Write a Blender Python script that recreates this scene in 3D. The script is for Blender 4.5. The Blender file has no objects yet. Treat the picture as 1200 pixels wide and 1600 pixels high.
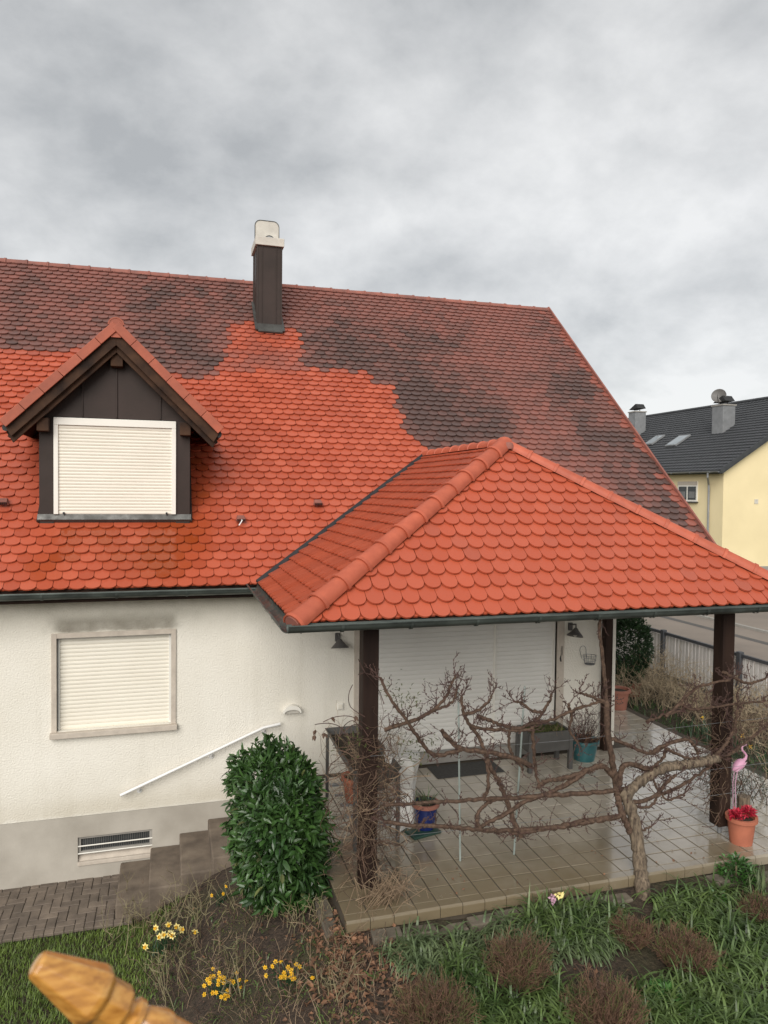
import bpy, math, random
from mathutils import Vector, Matrix, noise
random.seed(7)
S = bpy.context.scene
COL = S.collection
rad = math.radians
PI = math.pi

# ------------------------------------------------------------------ camera
F = 1135.0
YAW, PIT, ROLL = rad(16.4), rad(-1.68), rad(0.63)
CAM = Vector((0, 0, 5.05))
fw = Vector((math.sin(YAW)*math.cos(PIT), math.cos(YAW)*math.cos(PIT), math.sin(PIT)))
r0 = Vector((math.cos(YAW), -math.sin(YAW), 0)); u0 = r0.cross(fw)
cr = r0*math.cos(ROLL) + u0*math.sin(ROLL)
cu = u0*math.cos(ROLL) - r0*math.sin(ROLL)
cd = bpy.data.cameras.new('camera'); cam = bpy.data.objects.new('camera', cd); COL.objects.link(cam)
cam.matrix_world = Matrix(((cr.x, cu.x, -fw.x, CAM.x), (cr.y, cu.y, -fw.y, CAM.y), (cr.z, cu.z, -fw.z, CAM.z), (0, 0, 0, 1)))
cd.sensor_fit = 'HORIZONTAL'; cd.sensor_width = 36; cd.lens = 36*F/1200
cd.clip_start = 0.05; cd.clip_end = 2000
cd.dof.use_dof = True; cd.dof.focus_distance = 9.0; cd.dof.aperture_fstop = 7.5
S.camera = cam
S.render.resolution_x, S.render.resolution_y = 768, 1024

# ------------------------------------------------------------------ sky, sun, exposure
SUN_EL, SUN_AZ = rad(31), rad(208)         # azimuth clockwise from +Y
W = bpy.data.worlds.new('World'); S.world = W; W.use_nodes = True
nt = W.node_tree; nt.nodes.clear()
def N(t, typ, **kw):
    n = t.nodes.new(typ)
    for k, v in kw.items(): setattr(n, k, v)
    return n
def L(t, a, b): t.links.new(a, b)
out = N(nt, 'ShaderNodeOutputWorld'); bg = N(nt, 'ShaderNodeBackground'); bg.inputs['Strength'].default_value = 0.1
sky = N(nt, 'ShaderNodeTexSky'); sky.sky_type = 'NISHITA'; sky.sun_disc = False
sky.sun_elevation = SUN_EL; sky.sun_rotation = SUN_AZ
tc = N(nt, 'ShaderNodeTexCoord'); sep = N(nt, 'ShaderNodeSeparateXYZ'); L(nt, tc.outputs['Generated'], sep.inputs[0])
mx = N(nt, 'ShaderNodeMath', operation='MAXIMUM'); L(nt, sep.outputs[2], mx.inputs[0]); mx.inputs[1].default_value = 0.0
ad = N(nt, 'ShaderNodeMath', operation='ADD'); L(nt, mx.outputs[0], ad.inputs[0]); ad.inputs[1].default_value = 0.55
dv = N(nt, 'ShaderNodeVectorMath', operation='DIVIDE'); L(nt, tc.outputs['Generated'], dv.inputs[0])
cmb = N(nt, 'ShaderNodeCombineXYZ'); [L(nt, ad.outputs[0], cmb.inputs[i]) for i in range(2)]; cmb.inputs[2].default_value = 1.4
L(nt, cmb.outputs[0], dv.inputs[1])
def wnoise(scale, detail, off, dist=0.0, rough=0.5):
    mp = N(nt, 'ShaderNodeMapping'); mp.inputs['Location'].default_value = off
    L(nt, dv.outputs[0], mp.inputs[0])
    n = N(nt, 'ShaderNodeTexNoise'); n.inputs['Scale'].default_value = scale; n.inputs['Detail'].default_value = detail
    n.inputs['Distortion'].default_value = dist; n.inputs['Roughness'].default_value = rough
    L(nt, mp.outputs[0], n.inputs['Vector']); return n.outputs['Fac']
n1 = wnoise(1.6, 4, (3.1, 0.4, 0), 0.1); n2 = wnoise(5.2, 9, (0.7, 5.2, 0), 0.1, 0.58)
mixn = N(nt, 'ShaderNodeMix'); mixn.inputs[0].default_value = 0.5; L(nt, n1, mixn.inputs[2]); L(nt, n2, mixn.inputs[3])
cr1 = N(nt, 'ShaderNodeValToRGB')
cr1.color_ramp.elements[0].position = 0.36; cr1.color_ramp.elements[0].color = (1.98, 2.03, 2.06, 1)
cr1.color_ramp.elements[1].position = 0.64; cr1.color_ramp.elements[1].color = (3.85, 3.85, 3.82, 1)
L(nt, mixn.outputs[0], cr1.inputs[0])
mixs = N(nt, 'ShaderNodeMix', data_type='RGBA'); mixs.inputs[0].default_value = 0.95
L(nt, sky.outputs[0], mixs.inputs[6]); L(nt, cr1.outputs[0], mixs.inputs[7])
L(nt, mixs.outputs[2], bg.inputs['Color']); L(nt, bg.outputs[0], out.inputs[0])

sd = bpy.data.lights.new('sun', 'SUN'); so = bpy.data.objects.new('sun', sd); COL.objects.link(so)
sd.energy = 1.5; sd.angle = rad(50); sd.color = (1.0, 0.965, 0.91)
sdir = Vector((math.sin(SUN_AZ)*math.cos(SUN_EL), math.cos(SUN_AZ)*math.cos(SUN_EL), math.sin(SUN_EL)))
so.rotation_euler = sdir.to_track_quat('Z', 'Y').to_euler(); so.location = (0, 0, 30)
S.view_settings.view_transform = 'Standard'; S.view_settings.look = 'None'
S.view_settings.exposure = 1.2; S.view_settings.gamma = 1.0; S.view_settings.use_curve_mapping = False

# ------------------------------------------------------------------ pixel helpers (photograph 1200 x 1600)
def ray(x, y): return fw + cr*((x-600)/F) + cu*((800-y)/F)
def pY(x, y, Y): v = ray(x, y); return CAM + v*((Y-CAM.y)/v.y)
def pX(x, y, X): v = ray(x, y); return CAM + v*((X-CAM.x)/v.x)
def pZ(x, y, Z): v = ray(x, y); return CAM + v*((Z-CAM.z)/v.z)
def proj(P):
    v = Vector(P)-CAM; d = v.dot(fw)
    if d < .05: return (-9999, -9999)
    return (600+F*v.dot(cr)/d, 800-F*v.dot(cu)/d)
def in_poly(x, y, poly):
    c = False; j = len(poly)-1
    for i in range(len(poly)):
        xi, yi = poly[i]; xj, yj = poly[j]
        if (yi > y) != (yj > y) and x < (xj-xi)*(y-yi)/(yj-yi)+xi: c = not c
        j = i
    return c
def lerp(a, b, t): return a+(b-a)*t
def sstep(a, b, x): t = min(1, max(0, (x-a)/(b-a))); return t*t*(3-2*t)

# ------------------------------------------------------------------ materials
def srgb(*c): return tuple(((v/255)/12.92 if v/255 <= .04045 else ((v/255+.055)/1.055)**2.4) for v in c)
def newmat(name):
    m = bpy.data.materials.new(name); m.use_nodes = True; t = m.node_tree
    return m, t, t.nodes['Principled BSDF']
def tnoise(t, scale, detail=4, coord='pos', dist=0, vec=None, stretch=None, rough=.55):
    n = N(t, 'ShaderNodeTexNoise'); n.inputs['Scale'].default_value = scale; n.inputs['Detail'].default_value = detail
    n.inputs['Distortion'].default_value = dist; n.inputs['Roughness'].default_value = rough
    if vec is None:
        if coord == 'pos': vec = N(t, 'ShaderNodeNewGeometry').outputs['Position']
        else: vec = N(t, 'ShaderNodeTexCoord').outputs['Object']
    if stretch:
        mp = N(t, 'ShaderNodeMapping'); mp.inputs['Scale'].default_value = stretch; L(t, vec, mp.inputs[0]); vec = mp.outputs[0]
    L(t, vec, n.inputs['Vector']); return n.outputs['Fac']
def ramp(t, fac, *stops):
    r = N(t, 'ShaderNodeValToRGB'); els = r.color_ramp.elements
    while len(els) < len(stops): els.new(0.5)
    for e, (p, c) in zip(els, stops): e.position = p; e.color = (*c[:3], 1) if not isinstance(c, float) else (c, c, c, 1)
    L(t, fac, r.inputs[0]); return r.outputs[0]
def mixc(t, fac, a, b, mode='MIX'):
    m = N(t, 'ShaderNodeMix', data_type='RGBA'); m.blend_type = mode
    for s, v in ((m.inputs[0], fac), (m.inputs[6], a), (m.inputs[7], b)):
        if hasattr(v, 'links') or hasattr(v, 'is_linked'): L(t, v, s)
        elif isinstance(v, (int, float)): s.default_value = v
        else: s.default_value = (*v[:3], 1)
    return m.outputs[2]
def math_(t, op, a, b=None, clamp=False):
    m = N(t, 'ShaderNodeMath', operation=op); m.use_clamp = clamp
    for s, v in zip(m.inputs, (a, b)):
        if v is None: continue
        if hasattr(v, 'is_linked'): L(t, v, s)
        else: s.default_value = v
    return m.outputs[0]
def bump(t, bs, h, strength, dist=.01):
    b = N(t, 'ShaderNodeBump'); b.inputs['Strength'].default_value = strength; b.inputs['Distance'].default_value = dist
    L(t, h, b.inputs['Height']); L(t, b.outputs[0], bs.inputs['Normal'])
def irand(t):
    a = N(t, 'ShaderNodeObjectInfo').outputs['Random']; b = N(t, 'ShaderNodeNewGeometry').outputs['Random Per Island']
    return math_(t, 'FRACT', math_(t, 'ADD', a, b))
def basic(name, c1, c2=None, rough=.7, scale=6, bscale=None, bstr=.2, bdist=.01, metal=0, coord='pos', stretch=None, var=0.0, rrange=None, detail=5):
    m, t, b = newmat(name); c2 = c2 or tuple(v*.8 for v in c1)
    f = tnoise(t, scale, detail, coord, stretch=stretch)
    col = ramp(t, f, (.3, c2), (.7, c1))
    if var:
        k = math_(t, 'ADD', math_(t, 'MULTIPLY', irand(t), var*2), 1-var)
        cb = N(t, 'ShaderNodeCombineColor'); [L(t, k, cb.inputs[i]) for i in range(3)]
        col = mixc(t, 1.0, col, cb.outputs[0], 'MULTIPLY')
    L(t, col, b.inputs['Base Color']); b.inputs['Roughness'].default_value = rough; b.inputs['Metallic'].default_value = metal
    if rrange: L(t, ramp(t, tnoise(t, scale*1.7, 4, coord), (.35, float(rrange[0])), (.65, float(rrange[1]))), b.inputs['Roughness'])
    if 'wood' in name or 'sheet' in name: b.inputs['Specular IOR Level'].default_value = .18
    if bscale: bump(t, b, tnoise(t, bscale, 4, coord, stretch=stretch), bstr, bdist)
    return m
def tile_material(name, attr):
    m, t, b = newmat(name)
    if attr: src = N(t, 'ShaderNodeAttribute', attribute_name='tilecol').outputs['Color']
    else: src = N(t, 'ShaderNodeObjectInfo').outputs['Color']
    s = N(t, 'ShaderNodeSeparateColor'); L(t, src, s.inputs[0]); dirt, wet, rnd = s.outputs
    clean = ramp(t, rnd, (0, (.365, .064, .026)), (.5, (.43, .080, .035)), (1, (.49, .104, .050)))
    fine = tnoise(t, 30, 5); big = tnoise(t, 2.2, 5); mid = tnoise(t, 9, 6, dist=.4)
    clean = mixc(t, math_(t, 'MULTIPLY', fine, .22), clean, (.30, .075, .045))
    kd = math_(t, 'ADD', math_(t, 'MULTIPLY', math_(t, 'SUBTRACT', dirt, .4), 1.67), math_(t, 'ADD', math_(t, 'MULTIPLY', math_(t, 'SUBTRACT', mid, .5), .75), math_(t, 'MULTIPLY', math_(t, 'SUBTRACT', rnd, .5), .22)), True)
    dcol = ramp(t, kd, (.0, (.235, .086, .065)), (.38, (.180, .074, .058)), (.7, (.122, .059, .048)), (1, (.080, .046, .039)))
    c2 = mixc(t, math_(t, 'MULTIPLY', dirt, 2.1, True), clean, dcol)
    spk = math_(t, 'MULTIPLY', ramp(t, tnoise(t, 85, 3), (.66, 0.0), (.72, 1.0)), ramp(t, tnoise(t, 5, 3), (.4, .1), (.65, .65))); c2 = mixc(t, spk, c2, (.09, .05, .035))
    lich = ramp(t, tnoise(t, 14, 4), (.745, 0.0), (.775, .6)); c2 = mixc(t, lich, c2, (.30, .27, .21))
    c3 = mixc(t, math_(t, 'MULTIPLY', wet, .85), c2, (.25, .046, .010))
    L(t, c3, b.inputs['Base Color'])
    rg = math_(t, 'SUBTRACT', .40, math_(t, 'MULTIPLY', wet, .38)); L(t, rg, b.inputs['Roughness'])
    b.inputs['Specular IOR Level'].default_value = .42
    bump(t, b, fine, .3, .004)
    return m
M = {}
M['tile'] = tile_material('clay_tile', False); M['tiles'] = tile_material('clay_tiles_joined', True)
M['hip'] = basic('clay_hip', (.46, .105, .052), (.37, .078, .038), .6, 9, 60, .25, .004, var=.10)
M['ridge'] = basic('clay_ridge_aged', (.30, .105, .075), (.17, .07, .055), .75, 5, 40, .3, .005, var=.12)
M['verge'] = basic('clay_verge', (.40, .10, .052), (.31, .078, .042), .65, 7, 40, .2, .004, var=.10)
def stucco():
    m, t, b = newmat('stucco_cream')
    pos = N(t, 'ShaderNodeNewGeometry').outputs['Position']; sp = N(t, 'ShaderNodeSeparateXYZ'); L(t, pos, sp.inputs[0])
    base = ramp(t, tnoise(t, .9, 5), (.3, (.735, .695, .605)), (.7, (.81, .775, .695)))
    fine = tnoise(t, 70, 4)
    base = mixc(t, math_(t, 'MULTIPLY', fine, .38), base, (.55, .51, .44))
    # soot stain above the window and algae under the eaves: dirt with its own outline
    def band(v, a, b_, c, d):
        up = N(t, 'ShaderNodeMapRange', interpolation_type='SMOOTHSTEP'); up.inputs[1].default_value = a; up.inputs[2].default_value = b_; L(t, v, up.inputs[0])
        dn = N(t, 'ShaderNodeMapRange', interpolation_type='SMOOTHSTEP'); dn.inputs[1].default_value = c; dn.inputs[2].default_value = d; dn.inputs[3].default_value = 1; dn.inputs[4].default_value = 0; L(t, v, dn.inputs[0])
        return math_(t, 'MULTIPLY', up.outputs[0], dn.outputs[0])
    nz = tnoise(t, 4.5, 6); nz2 = tnoise(t, 1.6, 5)
    sx = math_(t, 'ADD', sp.outputs[0], math_(t, 'MULTIPLY', math_(t, 'SUBTRACT', nz, .5), .25))
    sz = math_(t, 'ADD', sp.outputs[2], math_(t, 'MULTIPLY', math_(t, 'SUBTRACT', nz, .5), .10))
    soot = math_(t, 'MULTIPLY', band(sx, -1.52, -1.30, .0, .16), band(sz, 3.20, 3.27, 3.35, 3.50))
    soot = math_(t, 'MULTIPLY', soot, math_(t, 'ADD', .35, math_(t, 'MULTIPLY', nz, .75)))
    base = mixc(t, soot, base, (.17, .15, .12))
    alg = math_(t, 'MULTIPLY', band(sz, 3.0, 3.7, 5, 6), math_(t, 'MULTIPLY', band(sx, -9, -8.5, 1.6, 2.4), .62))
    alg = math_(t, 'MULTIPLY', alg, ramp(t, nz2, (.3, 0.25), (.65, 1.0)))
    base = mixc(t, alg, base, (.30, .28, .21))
    rust = math_(t, 'MULTIPLY', band(sz, .9, .95, .98, 1.25), math_(t, 'MULTIPLY', nz2, .45))
    base = mixc(t, rust, base, (.42, .36, .25))
    stre = math_(t, 'MULTIPLY', ramp(t, tnoise(t, 5, 5, stretch=(1, 1, .06)), (.52, 0.0), (.75, 1.0)), ramp(t, tnoise(t, .7, 3), (.4, .05), (.65, .30)))
    base = mixc(t, stre, base, (.40, .36, .28))
    spl = math_(t, 'MULTIPLY', band(sz, .85, .9, .95, 1.6), math_(t, 'MULTIPLY', nz, .30)); base = mixc(t, spl, base, (.34, .29, .2))
    L(t, base, b.inputs['Base Color']); b.inputs['Roughness'].default_value = .92
    bump(t, b, tnoise(t, 48, 6), 1.0, .010)
    return m
M['stucco'] = stucco()
M['plinth'] = basic('plinth_render', (.44, .405, .35), (.32, .29, .245), .9, 1.8, 60, .4, .004)
M['shutter'] = basic('shutter_cream', (.78, .735, .635), (.74, .69, .59), .45, 2, None)
M['shutter_white'] = basic('shutter_white', (.75, .73, .685), (.70, .68, .635), .45, 2, None)
M['frame_white'] = basic('frame_white', (.80, .77, .70), (.76, .73, .66), .4, 3)
M['stone_trim'] = basic('stone_trim', (.54, .475, .40), (.43, .375, .315), .85, 9, 60, .3, .004)
M['metal_brown'] = basic('sheet_brown', (.050, .035, .030), (.037, .027, .023), .5, 2.5, 12, .08, .01)
M['flash'] = basic('flashing', (.10, .10, .092), (.055, .052, .048), .45, 5, 20, .15, .01, metal=.4, rrange=(.3, .6))
M['gutter'] = basic('gutter_patina', (.10, .118, .105), (.045, .052, .048), .5, 3.5, 20, .15, .005, metal=.45, rrange=(.35, .65))
M['rubber'] = basic('valley_black', (.025, .025, .026), (.015, .015, .016), .55, 5)
M['wood'] = basic('wood_dark', (.040, .022, .015), (.016, .009, .007), .7, 6, 18, .5, .006, stretch=(1, 1, .12))
M['wood_old'] = basic('wood_weathered', (.085, .043, .024), (.020, .012, .009), .75, 7, 20, .6, .006, stretch=(.5, 1, .5))
M['concrete'] = basic('cap_concrete', (.60, .565, .50), (.47, .44, .39), .8, 6, 30, .2, .004)
M['step'] = basic('step_concrete', (.185, .145, .108), (.085, .064, .048), .85, 4, 50, .6, .006)
M['paver'] = basic('paver', (.165, .13, .10), (.095, .074, .058), .8, 7, 60, .4, .004, var=.18)
M['sand'] = basic('joint_sand', (.06, .05, .04), (.035, .03, .024), .95, 20)
M['alu'] = basic('rail_white', (.75, .74, .72), (.70, .69, .67), .3, 3, metal=.0)
M['lamp'] = basic('lamp_grey', (.12, .112, .105), (.085, .08, .075), .5, 6)
M['black'] = basic('black_iron', (.02, .02, .02), (.012, .012, .012), .6, 6)
M['glass'] = basic('pane_dark', (.05, .055, .055), (.03, .034, .035), .08, 3)
M['glass_sky'] = basic('skylight_pane', (.30, .33, .35), (.22, .25, .27), .05, 2)
M['curtain'] = basic('net_curtain', (.26, .26, .26), (.06, .06, .06), .8, 4, stretch=(30, 30, .5))
M['zinc'] = basic('zinc_grey', (.27, .275, .28), (.20, .205, .21), .5, 3, metal=.3)
M['greymetal'] = basic('planter_grey', (.085, .082, .076), (.06, .057, .053), .55, 5, var=.05)
M['yellow'] = basic('render_yellow', (.80, .67, .41), (.72, .60, .36), .9, .5, 40, .3, .01)
M['slate'] = basic('roof_anthracite', (.050, .052, .056), (.032, .034, .037), .55, 3, var=.0)
M['terracotta'] = basic('terracotta', (.42, .135, .075), (.33, .105, .06), .75, 8, 40, .2, .003)
M['terracotta_old'] = basic('terracotta_old', (.34, .14, .095), (.25, .105, .075), .85, 8, 40, .2, .003)
M['bluepot'] = basic('glaze_blue', (.015, .03, .145), (.01, .018, .09), .18, 5)
M['tealpot'] = basic('glaze_teal', (.035, .135, .145), (.022, .085, .095), .35, 6)
M['darkgreen'] = basic('tray_green', (.02, .06, .042), (.014, .04, .03), .5, 6)
M['mat'] = basic('doormat', (.07, .068, .064), (.045, .043, .04), .95, 30, 120, .6, .006)
M['fleece'] = basic('fleece_white', (.68, .665, .63), (.58, .565, .53), .8, 6, 14, .7, .03)
M['oak'] = None
M['bark'] = basic('vine_bark', (.23, .175, .118), (.04, .027, .019), .9, 38, 60, 1.0, .02, stretch=(1, 1, .16))
M['vinewood'] = basic('vine_wood', (.125, .080, .056), (.036, .023, .017), .85, 30, 60, .6, .005)
M['twig'] = basic('vine_twig', (.090, .045, .035), (.046, .025, .020), .8, 14)
M['straw'] = basic('dry_stem', (.30, .215, .135), (.145, .095, .06), .85, 8, var=.2)
M['drybrown'] = basic('dry_brown', (.115, .066, .042), (.055, .032, .021), .85, 8, var=.25)
M['shrubtwig'] = basic('shrub_twig', (.36, .29, .19), (.20, .15, .095), .85, 5, var=.25)
M['heather'] = basic('heather_brown', (.165, .090, .052), (.075, .040, .025), .85, 9, var=.3)
M['rosestem'] = basic('rose_stem', (.22, .19, .10), (.12, .095, .05), .7, 9, var=.2)
M['deadleaf'] = basic('dead_leaf', (.235, .118, .062), (.10, .052, .030), .8, 11, var=.4)
M['pole'] = basic('stake_grey', (.30, .345, .315), (.20, .23, .21), .5, 8)
M['asphalt'] = basic('asphalt', (.235, .195, .16), (.18, .15, .125), .85, .6, 60, .3, .004)
M['kerb'] = basic('kerb_stone', (.33, .31, .28), (.25, .235, .21), .85, 4)
M['gutterstrip'] = basic('road_strip', (.10, .092, .085), (.075, .07, .065), .85, 3)
M['fencewhite'] = basic('fence_pale', (.66, .63, .60), (.56, .53, .50), .7, 5, var=.08)
M['fencedark'] = basic('fence_rail', (.065, .068, .075), (.045, .047, .052), .6, 5)
M['pink'] = basic('flamingo_pink', (.70, .40, .52), (.60, .26, .42), .5, 16)
M['red'] = basic('petal_red', (.50, .018, .045), (.32, .010, .03), .55, 12, var=.3)
M['petal_pale'] = basic('petal_pale', (.80, .72, .36), (.78, .66, .22), .6, 9)
M['petal_yellow'] = basic('petal_yellow', (.78, .50, .03), (.70, .40, .02), .6, 9)
M['petal_lilac'] = basic('petal_lilac', (.55, .33, .42), (.45, .25, .34), .6, 9)
def leafmat(name, c1, c2, rough=.45, var=.35, trans=.15):
    m = basic(name, c1, c2, rough, 3.5, None, var=var); b = m.node_tree.nodes['Principled BSDF']
    b.inputs['Specular IOR Level'].default_value = .45
    return m
M['laurel'] = leafmat('laurel_leaf', (.050, .105, .024), (.020, .050, .014), .33)
M['box'] = leafmat('box_leaf', (.026, .060, .018), (.013, .032, .011), .7)
M['strap'] = leafmat('strap_leaf', (.105, .152, .044), (.042, .076, .022), .42, .4)
M['strap2'] = leafmat('strap_leaf_bluish', (.125, .162, .072), (.062, .092, .040), .45, .35)
M['lush'] = leafmat('lush_leaf', (.055, .135, .026), (.028, .075, .016), .4, .35)
M['daff'] = leafmat('daffodil_leaf', (.038, .085, .036), (.02, .05, .022), .45, .25)
M['grass'] = leafmat('grass_blade', (.14, .20, .034), (.07, .11, .018), .55, .4)
M['rosemary'] = leafmat('rosemary_leaf', (.062, .075, .050), (.032, .042, .028), .6, .35)
M['moss'] = leafmat('moss_leaf', (.10, .115, .03), (.06, .07, .02), .8, .35)
def soilmat():
    m, t, b = newmat('garden_soil')
    a = tnoise(t, 2.0, 6); f = tnoise(t, 28, 6, dist=.3)
    col = ramp(t, f, (.3, (.022, .015, .010)), (.55, (.052, .034, .022)), (.8, (.085, .058, .038)))
    col = mixc(t, ramp(t, a, (.45, 0.0), (.7, .45)), col, (.045, .05, .014))
    L(t, col, b.inputs['Base Color']); b.inputs['Roughness'].default_value = .9
    bump(t, b, tnoise(t, 22, 8), 1.0, .05); return m
M['soil'] = soilmat()
def oakmat():
    m, t, b = newmat('varnished_wood')
    co = N(t, 'ShaderNodeTexCoord').outputs['Object']
    f = tnoise(t, 90, 6, vec=co, stretch=(.25, 1, 1.2)); g = tnoise(t, 34, 5, vec=co)
    col = ramp(t, f, (.3, (.30, .12, .018)), (.5, (.48, .22, .040)), (.72, (.62, .33, .080)))
    col = mixc(t, ramp(t, g, (.58, 0.0), (.68, .6)), col, (.15, .062, .016))
    L(t, col, b.inputs['Base Color']); b.inputs['Roughness'].default_value = .35; b.inputs['Coat Weight'].default_value = .8; b.inputs['Coat Roughness'].default_value = .12; return m
M['oak'] = oakmat()
def terracemat():
    m, t, b = newmat('terrace_tile')
    pos = N(t, 'ShaderNodeNewGeometry').outputs['Position']; sp = N(t, 'ShaderNodeSeparateXYZ'); L(t, pos, sp.inputs[0])
    r = irand(t)
    base = ramp(t, r, (0, (.385, .34, .27)), (.5, (.445, .395, .32)), (1, (.50, .45, .37)))
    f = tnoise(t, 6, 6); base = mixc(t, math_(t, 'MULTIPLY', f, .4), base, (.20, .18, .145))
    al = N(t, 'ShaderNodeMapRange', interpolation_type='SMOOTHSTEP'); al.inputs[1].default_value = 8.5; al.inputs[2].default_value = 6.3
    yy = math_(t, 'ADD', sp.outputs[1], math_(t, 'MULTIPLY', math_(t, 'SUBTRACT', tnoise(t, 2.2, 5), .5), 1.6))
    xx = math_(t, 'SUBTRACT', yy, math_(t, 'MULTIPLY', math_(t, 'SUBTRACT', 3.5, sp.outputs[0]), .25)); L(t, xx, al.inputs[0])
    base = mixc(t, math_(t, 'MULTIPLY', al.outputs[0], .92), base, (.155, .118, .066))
    L(t, base, b.inputs['Base Color'])
    L(t, ramp(t, tnoise(t, 1.6, 5), (.35, .10), (.65, .28)), b.inputs['Roughness'])
    L(t, ramp(t, tnoise(t, .9, 4), (.35, .6), (.6, 1.0)), b.inputs['Coat Weight']); b.inputs['Coat Roughness'].default_value = .07; b.inputs['Coat IOR'].default_value = 1.45
    b.inputs['Specular IOR Level'].default_value = .6
    bump(t, b, tnoise(t, 18, 4), .05, .003); return m
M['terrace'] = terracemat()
M['terrace_joint'] = basic('terrace_joint', (.085, .066, .045), (.05, .039, .027), .85, 9)
M['edging'] = basic('edging_stone', (.16, .135, .10), (.085, .07, .05), .9, 8, 40, .5, .006, var=.2)

# ------------------------------------------------------------------ mesh helpers
class MB:
    def __init__(s): s.v = []; s.f = []; s.c = []
    def add(s, vs, fs, col=None):
        o = len(s.v); s.v.extend([tuple(v) for v in vs]); s.f.extend([tuple(i+o for i in f) for f in fs])
        if col is not None: s.c.extend([col]*len(vs))
        return s
    def box(s, a, b, mat=None):
        x0, y0, z0 = a; x1, y1, z1 = b
        v = [Vector(p) for p in ((x0,y0,z0),(x1,y0,z0),(x1,y1,z0),(x0,y1,z0),(x0,y0,z1),(x1,y0,z1),(x1,y1,z1),(x0,y1,z1))]
        if mat: v = [mat @ p for p in v]
        return s.add(v, [(0,3,2,1),(4,5,6,7),(0,1,5,4),(1,2,6,5),(2,3,7,6),(3,0,4,7)])
    def prism(s, outline, ext):           # outline: list of 3D points (ccw seen from outside), extruded by -ext
        n = len(outline); e = Vector(ext); a = [Vector(p) for p in outline]; b = [p+e for p in a]
        return s.add(a+b, [tuple(range(n)), tuple(range(2*n-1, n-1, -1))]+[(i, n+i, n+(i+1) % n, (i+1) % n) for i in range(n)])
    def tube(s, pts, rs, n=6, cap=True):
        pts = [Vector(p) for p in pts]
        if not hasattr(rs, '__len__'): rs = [rs]*len(pts)
        vs = []; fs = []; up = None
        for i, p in enumerate(pts):
            d = (pts[min(i+1, len(pts)-1)]-pts[max(i-1, 0)])
            if d.length < 1e-7: d = Vector((0, 0, 1))
            d.normalize()
            if up is None: up = d.orthogonal().normalized()
            else:
                up = up - d*up.dot(d)
                up = up.normalized() if up.length > 1e-5 else d.orthogonal().normalized()
            w = d.cross(up)
            for k in range(n):
                a = 2*PI*k/n; vs.append(p+(up*math.cos(a)+w*math.sin(a))*rs[i])
        for i in range(len(pts)-1):
            for k in range(n): fs.append((i*n+k, i*n+(k+1) % n, (i+1)*n+(k+1) % n, (i+1)*n+k))
        if cap: fs.append(tuple(range(n-1, -1, -1))); fs.append(tuple((len(pts)-1)*n+k for k in range(n)))
        return s.add(vs, fs)
    def lathe(s, prof, c=(0, 0, 0), n=24, mat=None):
        c = Vector(c); vs = []; fs = []
        for r, z in prof:
            for k in range(n):
                p = Vector((r*math.cos(2*PI*k/n), r*math.sin(2*PI*k/n), z)); vs.append((mat @ p) if mat else p+c)
        for i in range(len(prof)-1):
            for k in range(n): fs.append((i*n+k, i*n+(k+1) % n, (i+1)*n+(k+1) % n, (i+1)*n+k))
        return s.add(vs, fs)
    def leaf(s, p, d, up, ln, w, fold=.25):
        d = d.normalized(); side = d.cross(up)
        if side.length < 1e-4: side = d.orthogonal()
        side.normalize(); nn = side.cross(d)
        m = p+d*ln*.45; tip = p+d*ln-nn*ln*.12
        return s.add([p, m+side*w*.5+nn*w*fold, tip, m-side*w*.5+nn*w*fold], [(0, 1, 2), (0, 2, 3)])
    def leaf6(s, p, d, up, ln, w, fold=.2):
        d = d.normalized(); side = d.cross(up)
        if side.length < 1e-4: side = d.orthogonal()
        side.normalize(); nn = side.cross(d); a = p+d*ln*.3; b = p+d*ln*.68-nn*ln*.05; tip = p+d*ln-nn*ln*.16
        return s.add([p, a+side*w*.46+nn*w*fold, b+side*w*.46+nn*w*fold*.8, tip, b-side*w*.46+nn*w*fold*.8, a-side*w*.46+nn*w*fold, a, b], [(0, 1, 6), (1, 2, 7, 6), (2, 3, 7), (0, 6, 5), (6, 7, 4, 5), (7, 3, 4)])
    def blade(s, p, d, ln, w, droop, seg=3):
        d = Vector(d).normalized(); side = d.cross(Vector((0, 0, 1)))
        if side.length < 1e-3: side = Vector((1, 0, 0))
        side.normalize(); vs = []; q = Vector(p); dd = d.copy()
        for i in range(seg+1):
            ww = w*(1-(i/seg)**2)*.5+.0004
            vs += [q-side*ww, q+side*ww]; q = q+dd*(ln/seg); dd = (dd+Vector((0, 0, -droop))).normalized()
        return s.add(vs, [(2*i, 2*i+1, 2*i+3, 2*i+2) for i in range(seg)])
    def mesh(s, name, smooth=False, attr=False):
        me = bpy.data.meshes.new(name); me.from_pydata(s.v, [], s.f)
        if smooth: me.polygons.foreach_set('use_smooth', [True]*len(me.polygons))
        if attr and s.c:
            at = me.color_attributes.new('tilecol', 'FLOAT_COLOR', 'POINT')
            flat = [x for c in s.c for x in c]; at.data.foreach_set('color', flat)
        me.update(); return me
def finish(o, parent):
    COL.objects.link(o)
    if parent is not None:
        o.parent = parent; o.matrix_parent_inverse = PW.get(parent.name, Matrix()).inverted()
PW = {}
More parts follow.
